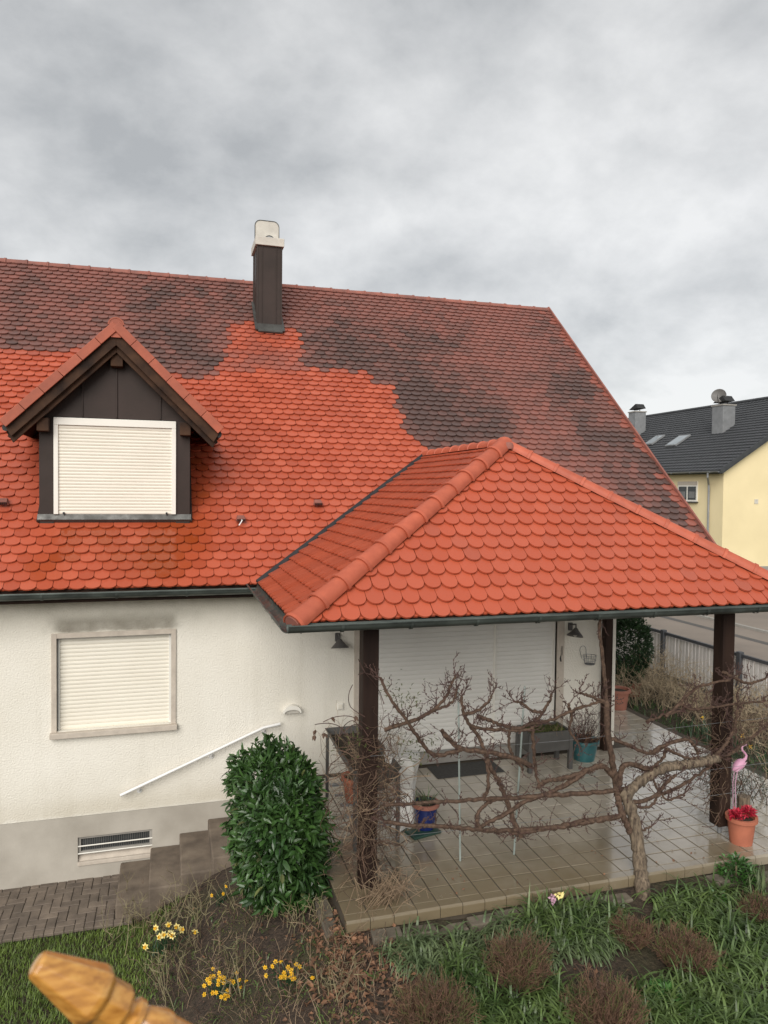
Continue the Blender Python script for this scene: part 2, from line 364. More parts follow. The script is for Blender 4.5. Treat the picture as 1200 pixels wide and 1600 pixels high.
def ob(name, mb, mat, parent=None, smooth=False, bevel=0, attr=False, kind=None, label=None):
    me = mb if isinstance(mb, bpy.types.Mesh) else mb.mesh(name, smooth, attr)
    if not me.materials: me.materials.append(M[mat])
    o = bpy.data.objects.new(name, me); finish(o, parent)
    if bevel:
        md = o.modifiers.new('bevel', 'BEVEL'); md.width = bevel; md.segments = 2; md.limit_method = 'ANGLE'
    if smooth and not bevel:
        try: me.set_sharp_from_angle(angle=rad(40))
        except Exception: pass
    if kind: o['kind'] = kind
    if label: o['label'] = label
    return o
def inst(name, me, matrix, parent=None, color=None):
    o = bpy.data.objects.new(name, me); finish(o, parent); o.matrix_basis = matrix
    if color: o.color = color
    return o
def tag(o, label, cat, group=None):
    o['label'] = label; o['category'] = cat
    if group: o['group'] = group
    return o
def thing(name, label, cat, loc, group=None):
    o = bpy.data.objects.new(name, None); o.empty_display_size = .2; COL.objects.link(o); o.location = loc
    PW[o.name] = Matrix.Translation(Vector(loc)); return tag(o, label, cat, group)
def box(a, b): return MB().box(a, b)
def frameM(o, x, y, z): return Matrix(((x.x, y.x, z.x, o.x), (x.y, y.y, z.y, o.y), (x.z, y.z, z.z, o.z), (0, 0, 0, 1)))
V = Vector

# ------------------------------------------------------------------ key dimensions
YE, ZE, SL = 9.4, 3.82, .919
YR = 15.44; ZR = ZE+SL*(YR-YE)
XV, XL = 8.52, -8.0
YW = 9.75; XW = 6.65; ZT = 1.13
rc = 1/math.sqrt(1+SL*SL); rs = SL*rc
UP = V((0, rc, rs)); NM = V((0, -rs, rc)); LM = (YR-YE)/rc
CX0, CX1, CXM = 1.08, 7.06, 4.07
CY, CZ = 6.5, 3.84
AP = V((CXM, 8.43, 5.66)); RJ = V((CXM, 11.40, 5.66))
def roofP(x, v): return V((x, YE, ZE))+UP*v
def roof_v(x, y):    # pixel -> (X, v) on main roof
    v = ray(x, y); o = V((0, YE, ZE)); t = (o-CAM).dot(NM)/v.dot(NM); p = CAM+v*t; return p

# ------------------------------------------------------------------ ground
def gh(x, y):
    z = .05+.96*sstep(-.55, 1.75, x)
    z -= .16*max(0, 6.3-y)*sstep(-.5, 1.5, x)
    if y > 8.6 and x < 1.6: z = lerp(z, min(z, .02+.36*max(0, x+.7)), sstep(8.5, 8.8, y))
    if x > 7.5: z = lerp(z, 1.02, sstep(7.5, 8.2, x))
    if x > 10.3: z = lerp(z, .72, sstep(10.3, 10.8, x))
    z += .05*(noise.noise(V((x*1.3, y*1.3, 0)))) + .02*noise.noise(V((x*5, y*5, 3)))
    if 1.4 < x < 8.2 and 6.2 < y < 16: z = min(z, 1.01)
    if x < -.2 and y > 8.5: z = min(z, .03)
    return z
def ground():
    xs = [-9+.12*i for i in range(int(22/.12))]; ys = [1.5+.12*i for i in range(int(16/.12))]
    mb = MB(); nx = len(xs); vs = [(x, y, gh(x, y)) for y in ys for x in xs]
    fs = [(j*nx+i, j*nx+i+1, (j+1)*nx+i+1, (j+1)*nx+i) for j in range(len(ys)-1) for i in range(nx-1)]
    mb.add(vs, fs); o = ob('garden_soil', mb, 'soil', smooth=True); o['kind'] = 'structure'
    b = MB(); b.add([(-400, -400, -.25), (400, -400, -.25), (400, 600, -.25), (-400, 600, -.25)], [(0, 1, 2, 3)])
    o = ob('ground', b, 'soil'); o['kind'] = 'structure'
ground()
# street with kerbs (runs along Y)
ob('road', MB().add([(11.2, -60, .70), (27.5, -60, .70), (27.5, 200, .70), (11.2, 200, .70)], [(0, 1, 2, 3)]), 'asphalt')['kind'] = 'structure'
ob('pavement', box((18.1, -60, .60), (21.5, 200, .76)), 'asphalt')['kind'] = 'structure'
ob('kerb', box((17.95, -60, .6), (18.09, 200, .775)), 'kerb')['kind'] = 'structure'
ob('road_gutter', MB().add([(16.6, -60, .704), (16.9, -60, .704), (16.9, 200, .704), (16.6, 200, .704)], [(0, 1, 2, 3)]), 'gutterstrip')['kind'] = 'structure'
ob('verge_lawn', box((21.5, -60, .55), (140, 200, .74)), 'moss')['kind'] = 'structure'

# ------------------------------------------------------------------ roof tile machinery
def tile_outline(w, arc, ln, n=9):
    o = [(-w/2, ln), (-w/2, arc)]
    for k in range(1, n): a = PI*k/n; o.append((-w/2*math.cos(a), arc-arc*math.sin(a)))
    return o+[(w/2, arc), (w/2, ln)]          # ccw
def clip(poly, a, b, c):                      # keep a*x+b*y<=c
    res = []
    for i in range(len(poly)):
        p, q = poly[i-1], poly[i]; dp, dq = a*p[0]+b*p[1]-c, a*q[0]+b*q[1]-c
        if (dp <= 0) != (dq <= 0):
            t = dp/(dp-dq); res.append((p[0]+(q[0]-p[0])*t, p[1]+(q[1]-p[1])*t))
        if dq <= 0: res.append(q)
    return res
def tile_geo(outl, th):
    n = len(outl)
    return [V((x, y, 0)) for x, y in outl]+[V((x, y, -th)) for x, y in outl], [tuple(range(n))]+[(i, n+i, n+(i+1) % n, (i+1) % n) for i in range(n)]
TH = .018
def tile_field(O, U, Vv, Nn, u0, u1, vmax, e, w, arc, halfs, skip=None, halffn=None, ln=.30):
    """returns list of (matrix, outline or None, centre)"""
    res = []; base = tile_outline(w-.005, arc, ln); k = (TH+.008)/e
    nr = int(vmax/e)+1
    for i in [-1]+list(range(nr)):
        v = i*e if i >= 0 else .03; j0 = int(math.floor(u0/w))-1; j1 = int(math.ceil(u1/w))+1
        for j in range(j0, j1+1):
            u = (j+(.5 if i % 2 else 0))*w
            P = O+U*u+Vv*v
            if skip and skip(u, v): continue
            hs = list(halfs)+(halffn(u, v) if halffn else [])
            outl = [(x+u, y+v) for x, y in base]; n0 = len(outl); cut = False
            for (a, b, c) in hs:
                if any(a*x+b*y > c for x, y in outl): outl = clip(outl, a, b, c); cut = True
                if len(outl) < 3: break
            if len(outl) < 3: continue
            if max(p[1] for p in outl)-min(p[1] for p in outl) < .03: continue
            jt = random.gauss(0, .011); tilt = -math.atan(k)+random.uniform(-.006, .006)
            Rm = Matrix.Rotation(jt, 4, 'Z') @ Matrix.Rotation(tilt, 4, 'X') @ Matrix.Rotation(random.uniform(-.008, .008), 4, 'Y')
            m = frameM(P+Nn*((TH+.002 if i >= 0 else -.008)+random.uniform(0, .002))+Vv*random.uniform(-.004, .004), U, Vv, Nn) @ Rm
            res.append((m, [(x-u, y-v) for x, y in outl] if cut else None, P+Vv*.08))
    return res, base
def lay_tiles(field, base, roof, colfn, nmax=300, visible=None):
    me = MB().add(*tile_geo(base, TH)).mesh('roof_tile'); me.materials.append(M['tile'])
    cand = []
    for idx, (m, o, P) in enumerate(field):
        x, y = proj(P)
        if o is None and -12 < x < 1212 and -10 < y < 1610 and (visible is None or visible(P, x, y)): cand.append(((P-CAM).length, idx))
    cand.sort(); pick = set(i for _, i in cand[:nmax])
    mb = MB()
    for idx, (m, o, P) in enumerate(field):
        c = colfn(P)
        if idx in pick: inst('roof_tile', me, m, roof, c)
        else:
            vs, fs = tile_geo(o or base, TH); mb.add([m @ p for p in vs], fs, c)
    if mb.v: ob('roof_tiles', mb, 'tiles', roof, attr=True, kind='stuff')

CLEAN = [(-400, 540), (0, 548), (95, 552), (110, 545), (200, 560), (285, 590), (335, 590), (337, 577), (400, 574), (420, 579), (480, 578), (540, 580), (575, 584), (592, 600), (613, 602), (618, 630), (628, 645), (632, 668), (655, 690), (668, 712), (700, 1000), (-400, 1000)]
SEMI = [(362, 505), (405, 500), (440, 512), (468, 520), (472, 560), (482, 580), (335, 582), (352, 545)]
DARK = [(560, 560, 70, .25), (660, 640, 70, .3), (590, 600, 40, .2), (700, 690, 70, .3), (480, 540, 30, .2), (545, 490, 30, .1), (905, 610, 55, .3), (860, 560, 40, .15), (1080, 790, 80, .35), (1020, 720, 50, .25), (960, 680, 40, .2), (280, 560, 55, .25), (330, 560, 30, .2), (200, 545, 60, .1), (40, 460, 40, .12), (60, 530, 50, .12), (370, 460, 30, .15), (250, 470, 40, .1), (650, 520, 30, .12), (770, 680, 50, .2)]
LIGHT = [(780, 510, 70, .18), (860, 660, 45, .2), (830, 600, 40, .15), (560, 470, 50, .12), (440, 480, 40, .15), (40, 500, 40, .15), (920, 740, 40, .12), (150, 430, 80, .1), (500, 460, 40, .1)]
WET = [(115, 840, 30), (165, 835, 25), (255, 850, 55), (290, 835, 40), (100, 870, 20), (305, 720, 25), (312, 770, 22), (250, 880, 35), (60, 890, 25), (180, 870, 20)]
def main_col(P):
    x, y = proj(P); r = random.random(); nz = noise.noise(V((P.x*.9, P.y*.9, 1)))
    jx, jy = x+random.uniform(-3, 3), y+random.uniform(-2, 2)
    fr = sum(in_poly(x+random.uniform(-9, 9), y+random.uniform(-7, 7), CLEAN) for _ in range(6))/6
    if in_poly(jx, jy, SEMI): d = .13+.14*nz+random.uniform(-.08, .12)+(.12 if y > 548 else 0)
    elif in_poly(jx, jy, CLEAN): d = .02+(.05 if x < 300 and 680 < y < 800 else 0)+max(0, nz)*.05+(1-fr)*.22
    else:
        d = .62+.15*nz+.17*noise.noise(V((P.x*1.7, P.z*2.4, 5)))+.16*noise.noise(V((P.x*3, P.z*3, 9)))+random.uniform(-.13, .13)
        for a, b, rr, k in DARK: d += k*math.exp(-((x-a)**2+(y-b)**2)/(rr*rr))
        for a, b, rr, k in LIGHT: d -= k*math.exp(-((x-a)**2+(y-b)**2)/(rr*rr))
        d = max(.48, d)-(fr*.25)
        if x > 840:                                # verge tiles kept lighter
            t = (y-482)/(843-482); ex = 857+253*t
            if ex-x < 14 and random.random() < .6: d = .4
    w = 0
    for a, b, rr in WET: w += 1.0*math.exp(-((x-a)**2+((y-b)*1.2)**2)/(rr*rr))*(.35+.65*random.random())
    return (max(0, min(1, d)), min(1, w), r, 1)
def canopy_col(P): return (max(0, .03+.06*noise.noise(P*2)+(.10 if random.random() < .05 else 0)), 0, .3+.45*random.random(), 1)
def canopy_left_col(P): return (.05+.06*noise.noise(P*2.3)+random.uniform(-.03, .05), .12, random.random()*.8, 1)

# barrel tile for ridges and hips: lower end larger, laps the next
def barrel(name, r1, r2, ln, mat, th=.016, ribs=True):
    mb = MB(); n = 10; prof = [(-.0, r1*1.10), (.035, r1*1.10), (.04, r1), (ln*.6, (r1*.4+r2*.6)), (ln+.03, r2)]
    def ring(y, r): return [V((r*math.cos(PI*k/n)*1.02, y, r*math.sin(PI*k/n)-.02)) for k in range(n+1)]
    vs = []; fs = []
    for y, r in prof: vs += ring(y, r)
    m = n+1; q = len(prof)
    for y, r in prof: vs += ring(y, r-th)
    for i in range(q-1):
        for k in range(n):
            fs.append((i*m+k, (i+1)*m+k, (i+1)*m+k+1, i*m+k+1)); o = q*m
            fs.append((o+i*m+k, o+i*m+k+1, o+(i+1)*m+k+1, o+(i+1)*m+k))
    for k in range(n): fs.append((k, k+1, q*m+k+1, q*m+k))
    mb.add(vs, fs); me = mb.mesh(name, True); me.materials.append(M[mat])
    try: me.set_sharp_from_angle(angle=rad(50))
    except Exception: pass
    return me
def lay_barrels(name, a, b, up, me, ln, parent):
    a, b = V(a), V(b); d = (b-a); tot = d.length; d.normalize(); x = d.cross(up).normalized(); z = x.cross(d)
    n = max(1, round(tot/ln)); st = tot/n
    for i in range(n):
        inst(name, me, frameM(a+d*(st*i)+z*random.uniform(0, .004), x, d, z) @ Matrix.Rotation(random.uniform(-.012, .012), 4, 'Z'), parent)

# ------------------------------------------------------------------ the house
house = thing('house', 'cream rendered house with steep red clay tiled roof, dormer and lowered shutters', 'house', (0, YW, 0))
def wall_holes(x0, x1, z0, z1, holes, y, t):
    xs = sorted({x0, x1, *[h[0] for h in holes], *[h[1] for h in holes]}); zs = sorted({z0, z1, *[h[2] for h in holes], *[h[3] for h in holes]})
    mb = MB()
    for i in range(len(xs)-1):
        for j in range(len(zs)-1):
            cx, cz = (xs[i]+xs[i+1])/2, (zs[j]+zs[j+1])/2
            if any(h[0] < cx < h[1] and h[2] < cz < h[3] for h in holes): continue
            a, b, c, d = xs[i], xs[i+1], zs[j], zs[j+1]
            mb.add([(a, y, c), (b, y, c), (b, y, d), (a, y, d)], [(0, 1, 2, 3)]); mb.add([(a, y+t, c), (a, y+t, d), (b, y+t, d), (b, y+t, c)], [(0, 1, 2, 3)])
    for a, b, c, d in holes:
        mb.add([(a, y, c), (a, y+t, c), (a, y+t, d), (a, y, d)], [(0, 1, 2, 3)]); mb.add([(b, y, c), (b, y, d), (b, y+t, d), (b, y+t, c)], [(0, 1, 2, 3)])
        mb.add([(a, y, d), (a, y+t, d), (b, y+t, d), (b, y, d)], [(0, 1, 2, 3)]); mb.add([(a, y, c), (b, y, c), (b, y+t, c), (a, y+t, c)], [(0, 1, 2, 3)])
    return mb
WX0, WX1, WZ0, WZ1 = -1.35, .015, 2.0, 3.17          # window clear opening
DX0, DX1, DZ0, DZ1 = 2.53, 5.62, 1.24, 3.55          # terrace door
PLZ = .905
mb = wall_holes(XL-1, XW, PLZ, 4.0, [(WX0, WX1, WZ0, WZ1), (DX0, DX1, DZ0, DZ1)], YW, .32)
# gable end and back wall
yb = 2*YR-YW; zt = ZE+SL*(YW-YE)-.12
for xx, fl in ((XW, 1), (XL-1, -1)):
    pts = [V((xx, YW, -.2)), V((xx, yb, -.2)), V((xx, yb, zt)), V((xx, YR, ZR-.25)), V((xx, YW, zt))]
    mb.add(pts, [(0, 1, 2, 3, 4)] if fl > 0 else [(4, 3, 2, 1, 0)])
mb.add([(XW, yb, -.2), (XL-1, yb, -.2), (XL-1, yb, zt), (XW, yb, zt)], [(0, 1, 2, 3)])
ob('wall', mb, 'stucco', house)
BX0, BX1, BZ0, BZ1 = -1.11, -.215, .30, .635
pm = wall_holes(XL-1, 1.54, -.2, PLZ, [(BX0, BX1, BZ0, BZ1)], YW-.006, .3)
pm.box((1.54, YW-.006, -.2), (XW, YW+.3, PLZ))
ob('plinth', pm, 'plinth', house)
# roller shutters
def slat_mesh(w, p, mat):
    mb = MB(); prof = [(0, .0), (.10*p, -.004), (.5*p, -.0075), (.88*p, -.005), (p-.002, .0)]
    vs = []; fs = []
    for z, y in prof: vs += [(-w/2, y, z), (w/2, y, z)]
    for i in range(4): fs.append((2*i, 2*i+1, 2*i+3, 2*i+2))
    o = len(vs); vs += [(-w/2, .006, 0), (w/2, .006, 0), (-w/2, .006, p), (w/2, .006, p)]
    fs.append((o, o+2, o+3, o+1)); fs.append((0, o, o+1, 1)); fs.append((8, 9, o+3, o+2))
    me = mb.add(vs, fs).mesh('slat', False); me.materials.append(M[mat]); return me
def shutter(parent, x0, x1, z0, z1, y, n, mat, name='slat', sag=0):
    p = (z1-z0)/n; me = slat_mesh(x1-x0, p, mat)
    for i in range(n): inst(name, me, Matrix.Translation(((x0+x1)/2, y, z0+p*i)), parent)
# ground-floor window
f = MB(); t = .062
for a in ((WX0-t, YW-.022, WZ0-.005, WX0, YW+.14, WZ1+t), (WX1, YW-.022, WZ0-.005, WX1+t, YW+.14, WZ1+t), (WX0, YW-.022, WZ1, WX1, YW+.14, WZ1+t)): f.box(a[:3], a[3:])
wf = ob('window', f, 'stone_trim', house, bevel=.004)
ob('sill', box((WX0-t-.015, YW-.075, WZ0-.075), (WX1+t+.015, YW+.14, WZ0-.006)), 'stone_trim', wf, bevel=.006)
g = MB()
for a, b in ((WX0, WX0+.03), (WX1-.03, WX1)): g.box((a, YW+.055, WZ0), (b, YW+.12, WZ1-.002))
ob('guide_rail', g, 'frame_white', wf)
shutter(wf, WX0+.03, WX1-.03, WZ0, WZ1-.005, YW+.075, 23, 'shutter')
# terrace door: wide shutter in two runs
f = MB()
f.box((DX0-.07, YW-.02, ZT), (DX0, YW+.12, DZ1)); f.box((DX1, YW-.02, ZT), (DX1+.12, YW+.12, DZ1)); f.box((DX0, YW-.02, DZ1), (DX1, YW+.12, DZ1+.1))
dr = ob('terrace_door', f, 'stone_trim', house, bevel=.004)
xm = 4.62
shutter(dr, DX0+.035, xm-.012, DZ0+.04, DZ1-.01, YW+.07, 34, 'shutter_white'); shutter(dr, xm+.012, DX1-.035, DZ0+.04, DZ1-.01, YW+.07, 34, 'shutter_white')
g = MB()
for a, b in ((DX0, DX0+.035), (xm-.012, xm+.012), (DX1-.035, DX1)): g.box((a, YW+.045, DZ0+.005), (b, YW+.11, DZ1-.002))
ob('guide_rail', g, 'frame_white', dr)
ob('threshold', box((DX0, YW-.05, ZT+.002), (DX1, YW+.3, DZ0+.035)), 'kerb', dr, bevel=.006)
ob('pull_cord', MB().tube([(4.64, YW+.03, 3.5), (4.645, YW+.028, 2.6), (4.64, YW+.03, 1.95)], .004, 5), 'frame_white', dr)
# basement window
f = MB(); t = .035
for a in ((BX0, YW+.02, BZ0+.10, BX0+t, YW+.08, BZ1), (BX1-t, YW+.02, BZ0+.10, BX1, YW+.08, BZ1), (BX0+t, YW+.02, BZ1-t, BX1-t, YW+.08, BZ1), (BX0+t, YW+.02, BZ0+.10, BX1-t, YW+.08, BZ0+.14)): f.box(a[:3], a[3:])
bw = ob('basement_window', f, 'kerb', house, bevel=.003)
ob('pane', box((BX0+t, YW+.05, BZ0+.14), (BX1-t, YW+.06, BZ1-t)), 'glass', bw)
ob('sill', MB().prism([V((BX0, YW-.02, BZ0-.03)), V((BX1, YW-.02, BZ0-.03)), V((BX1, YW-.02, BZ0+.02)), V((BX0, YW-.02, BZ0+.02))], (0, .3, 0)), 'stone_trim', bw, bevel=.006)
ob('sill_slope', MB().prism([V((BX0, YW+.015, BZ0+.021)), V((BX0, YW+.29, BZ0+.021)), V((BX0, YW+.075, BZ0+.098))], (BX1-BX0, 0, 0)), 'stone_trim', bw)
for zz in (.12, .215): ob('bar', MB().tube([(BX0, YW+.005, BZ0+zz), (BX1, YW+.005, BZ0+zz)], .008, 6), 'frame_white', bw)
sc = MB()
for i in range(30): x = BX0+t+.02+i*.027; sc.box((x, YW+.046, BZ0+.14), (x+.006, YW+.0495, BZ1-t))
ob('grille', sc, 'lamp', bw)
# roof deck
def slab(pts, nrm, top=-.042, th=.12):
    a = [V(p)+nrm*top for p in pts]; return MB().prism(a, -nrm*th)
roof = ob('roof', slab([roofP(XL-1.5, .02), roofP(XV-.03, .02), roofP(XV-.03, LM), roofP(XL-1.5, LM)], NM), 'wood', house)
NB = V((0, rs, rc)); RB = V((0, YR, ZR)); DB = V((0, rc, -rs))
ob('rear_slope', slab([V((XV-.03, YR, ZR)), V((XV-.03, YR, ZR))+DB*LM, V((XL-1.5, YR, ZR))+DB*LM, V((XL-1.5, YR, ZR))], NB, -.01, .13), 'ridge', roof)
vb = MB(); 
for (x0, x1, tp) in ((XV-.03, XV+.005, .05),): vb.prism([roofP(x0, 0)+NM*tp, roofP(x1, 0)+NM*tp, roofP(x1, LM)+NM*tp, roofP(x0, LM)+NM*tp], -NM*.2)
ob('verge_board', vb, 'ridge', roof)
# tiles
EXP, TW = .1465, .18
vA = (AP.y*0+RJ.y-YE)/rc
def dorm_skip(u, v):
    P = roofP(u, v+.15)
    if -1.55 < u < .2 and P.z > 4.68 and P.z < 6.1: return True
    if P.z >= 6.1 and abs(u+.69) < (7.02-P.z)*.95-.1: return True
    if 1.70 < u < 1.93 and 14.25 < P.y < 14.65: return True
    if CX0+.25 < u < CX1-.25 and v < vA:
        k = (CXM-CX0)/vA
        if CX0+k*v+.4 < u < CX1-k*v-.4: return True
    return False
def valley_half(u, v):
    if v > vA-.02: return []
    k = (CXM-CX0)/vA
    return [(1, -k, CX0-.02)] if u < CXM else [(-1, -k, -(CX1+.02))]
fld, base = tile_field(V((0, YE, ZE)), V((1, 0, 0)), UP, NM, -5.6, XV, LM, EXP, TW, .058, [(1, 0, XV-.005), (0, 1, LM-.03)], dorm_skip, valley_half)
def vis_main(P, x, y):
    if 60 < x < 297 and 640 < y < 815: return False
    if x > 660 and y > 700: return False
    return True
lay_tiles(fld, base, roof, main_col, 300, vis_main)
rb = barrel('ridge_tile', .095, .088, .37, 'ridge')
lay_barrels('ridge_tile', (XV, YR, ZR-.06), (-5.6, YR, ZR-.06), V((0, 0, 1)), rb, .37, roof)
# vent tiles
for i, (x, y) in enumerate(((496, 790), (376, 815), (6, 789), (915, 778))):
    p = roof_v(x, y); m = frameM(p+NM*.05, V((1, 0, 0)), UP, NM)
    vt = MB(); vt.add([m @ V(q) for q in ((-.075, -.05, .0), (.075, -.05, .0), (.05, .07, 0), (-.05, .07, 0), (-.055, -.045, .05), (.055, -.045, .05), (.04, .05, .025), (-.04, .05, .025))], [(0, 1, 5, 4), (1, 2, 6, 5), (2, 3, 7, 6), (3, 0, 4, 7), (4, 5, 6, 7)])
    ob('vent_tile', vt, 'ridge', roof)
    gr = MB()
    for k in range(5): gr.box((-.05+k*.022, -.056, .008), (-.038+k*.022, -.047, .042), m)
    ob('vent_slot', gr, 'black', roof)
p = roof_v(376, 816); m = frameM(p+NM*.05, V((1, 0, 0)), UP, NM)
ob('cable_stub', MB().tube([m @ V(q) for q in ((.005, -.03, .03), (.01, -.06, .045), (-.01, -.10, .04), (-.035, -.13, .02))], .009, 6), 'alu', roof, smooth=True)
# gutter
def gutter_mesh(a, b, outd, r=.07):
    """half-round open gutter from a to b, outd = horizontal unit vector away from wall"""
    a, b = V(a), V(b); n = 9; mb = MB(); up = V((0, 0, 1)); vs = []; fs = []
    for p in (a, b):
        for rr in (r, r-.006):
            for k in range(n+1): an = PI*k/n; vs.append(p+outd*(rr*math.cos(an))-up*(rr*math.sin(an)))
    m = n+1
    for k in range(n): fs += [(k, k+1, 2*m+k+1, 2*m+k), (m+k+1, m+k, 3*m+k, 3*m+k+1), (k, m+k, m+k+1, k+1), (2*m+k, 2*m+k+1, 3*m+k+1, 3*m+k)]
    mb.add(vs, fs); mb.tube([a+outd*r+up*.002, b+outd*r+up*.002], .010, 6); return mb
gm = gutter_mesh((XL-1.5, YE-.07, ZE-.035), (CX0-.02, YE-.07, ZE-.035), V((0, -1, 0)))
gut = ob('gutter', gm, 'gutter', house, smooth=True)
def brackets(parent, pts, outd):
    for p in pts:
        p = V(p); s_ = outd.cross(V((0, 0, 1))); mb = MB(); c = []
        for k in range(9): an = PI*k/8; c.append(p+outd*(.078*math.cos(an))-V((0, 0, 1))*(.078*math.sin(an)))
        vs = []
        for q in c: vs += [q-s_*.014, q+s_*.014]
        ob('bracket', MB().add(vs, [(2*i, 2*i+1, 2*i+3, 2*i+2) for i in range(8)]), 'gutter', parent)
brackets(gut, [(x, YE-.07, ZE-.035) for x in (-1.45, -.62, .2)], V((0, -1, 0)))
ob('fascia', box((XL-1, YE+.03, ZE-.16), (CX0-.05, YE+.06, ZE-.03)), 'wood', house)
ob('soffit', box((XL-1, YE+.06, ZE-.13), (XW, YW, ZE-.10)), 'stucco', house)
# chimney
CHX0, CHX1, CHY0, CHY1 = 1.585, 2.045, 14.12, 14.78
ztop = pY(415, 384, CHY0).z
ch = ob('chimney', box((CHX0, CHY0, 7.9), (CHX1, CHY1, ztop)), 'metal_brown', house, bevel=.006)
sm = MB()
for x in (CHX0+.09, CHX1-.10): sm.box((x-.006, CHY0-.014, 8.2), (x+.006, CHY0, ztop-.01))
for y in (CHY0+.12, CHY1-.12): sm.box((CHX0-.014, y-.006, 8.2), (CHX0, y+.006, ztop-.01))
for x, y in ((CHX0, CHY0), (CHX1, CHY0), (CHX0, CHY1)): sm.box((x-.012, y-.012, 8.0), (x+.012, y+.012, ztop-.005))
ob('seam', sm, 'metal_brown', ch)
ob('cap', box((CHX0-.045, CHY0-.045, ztop), (CHX1+.045, CHY1+.06, ztop+.155)), 'concrete', ch, bevel=.008)
co = []; cx = (CHX0+CHX1)/2-.0; hw, hh, rr = .235, .47, .11; zc = ztop+.155
for (ox, oz, a0) in ((hw-rr, hh-rr, 0), (-hw+rr, hh-rr, 90)):
    for k in range(7): a = rad(a0+15*k); co.append(V((cx+ox+rr*math.cos(a), CHY0+.42, zc+oz+rr*math.sin(a))))
co = [V((cx+hw, CHY0+.42, zc))]+co+[V((cx-hw, CHY0+.42, zc))]
ob('cowl', MB().prism(list(reversed(co)), (0, .05, 0)), 'concrete', ch, bevel=.004)
ob('cowl_edge', MB().tube(co, .009, 6), 'flash', ch)
fl = MB(); n = 12
hp = [V((cx+.02+.10*math.cos(PI*k/n), CHY0+.18, zc+.105*math.sin(PI*k/n))) for k in range(n+1)]
fl.prism(list(reversed(hp)), (0, .2, 0)); ob('flue', fl, 'zinc', ch); ob('flue_rim', MB().tube(hp, .008, 6), 'flash', ch)
fp = roofP(0, 0); vb0 = (8.02-ZE)/rs
ob('flashing', MB().prism([roofP(CHX0-.0, vb0-.03)+NM*.055, roofP(CHX1+.0, vb0-.03)+NM*.055, roofP(CHX1, vb0+.22)+NM*.07, roofP(CHX0, vb0+.22)+NM*.07], -NM*.03), 'flash', ch)
sfl = MB()
for x in (CHX0-.05, CHX1): sfl.prism([roofP(x, vb0+.02)+NM*.06, roofP(x+.05, vb0+.02)+NM*.06, roofP(x+.05, vb0+1.05)+NM*.06, roofP(x, vb0+1.05)+NM*.06], -NM*.03)
ob('side_flashing', sfl, 'flash', ch)

# dormer
YD, YVG = 10.22, 9.93
dX0, dX1, dzb = -1.62, .255, 4.60
sx0, sx1, sz0, sz1 = -1.445, .072, 4.70, 5.95
ap = pY(180, 498, YVG); vl = pY(2, 656, YVG); vr = pY(349, 663, YVG)
acx = (vl.x+vr.x)/2*.5+ap.x*.5; dzs = (ap.z-(vl.z+vr.z)/2)/((vr.x-vl.x)/2); dang = math.atan(dzs)
hwv = (vr.x-vl.x)/2
zap = ap.z-.075           # top of dormer roof deck at the ridge
front = [(dX0, dzb), (sx0, dzb), (sx0, sz1), (sx1, sz1), (sx1, dzb), (dX1, dzb)]
def dz_at(x): return zap-.16-abs(x-acx)*dzs
mb = MB()
dm = ob('dormer', box((dX0+.06, YD+.10, dzb-.1), (dX1-.06, YD+.15, 5.95)), 'metal_brown', house)
for xa, xb in ((dX0, sx0), (sx1, dX1)): ob('jamb', box((xa, YD, dzb-.1), (xb, YD+.16, 5.98)), 'metal_brown', dm, bevel=.004)
for x0, x1 in ((dX0, dX0+.05), (dX1-.05, dX1)):
    zt_ = 6.0; yb_ = YE+(zt_-ZE)/SL+.1; b0 = YE+(dzb-.1-ZE)/SL
    ob('cheek', MB().prism([V((x0, YD+.161, dzb-.15)), V((x0, YD+.161, zt_)), V((x0, yb_, zt_))], (x1-x0, 0, 0)), 'metal_brown', dm)
# gable sheet panels
xe = [dX0+.02, -1.10, -.68, -.13, dX1-.02]
for i in range(4):
    a, b = xe[i]+.004, xe[i+1]-.004; top = [(a, dz_at(a))]
    if a < acx < b: top.append((acx, dz_at(acx)))
    top.append((b, dz_at(b))); 
    pts = [(a, 5.96), (b, 5.96)]+[(x, max(z, 5.97)) for x, z in reversed(top)]
    ob('gable_panel', MB().prism([V((x, YD-.004, z)) for x, z in pts], (0, .05, 0)), 'metal_brown', dm)
    if i: ob('panel_seam', box((xe[i]-.008, YD-.022, 5.97), (xe[i]+.008, YD-.004, dz_at(xe[i])-.02)), 'metal_brown', dm, bevel=.003)
# shutter in dormer
f = MB(); hd = sz1-.095
f.box((sx0, YD-.03, sz0), (sx0+.055, YD+.08, hd)); f.box((sx1-.055, YD-.03, sz0), (sx1, YD+.08, hd)); f.box((sx0, YD-.032, hd), (sx1, YD+.10, sz1))
ob('shutter_box', f, 'frame_white', dm, bevel=.004)
shutter(dm, sx0+.055, sx1-.055, sz0, hd, YD+.0, 27, 'shutter')
for x in (sx0+.12, sx1-.12): ob('stopper', MB().tube([(x, YD-.045, sz0+.015), (x, YD, sz0+.015)], .014, 8), 'black', dm)
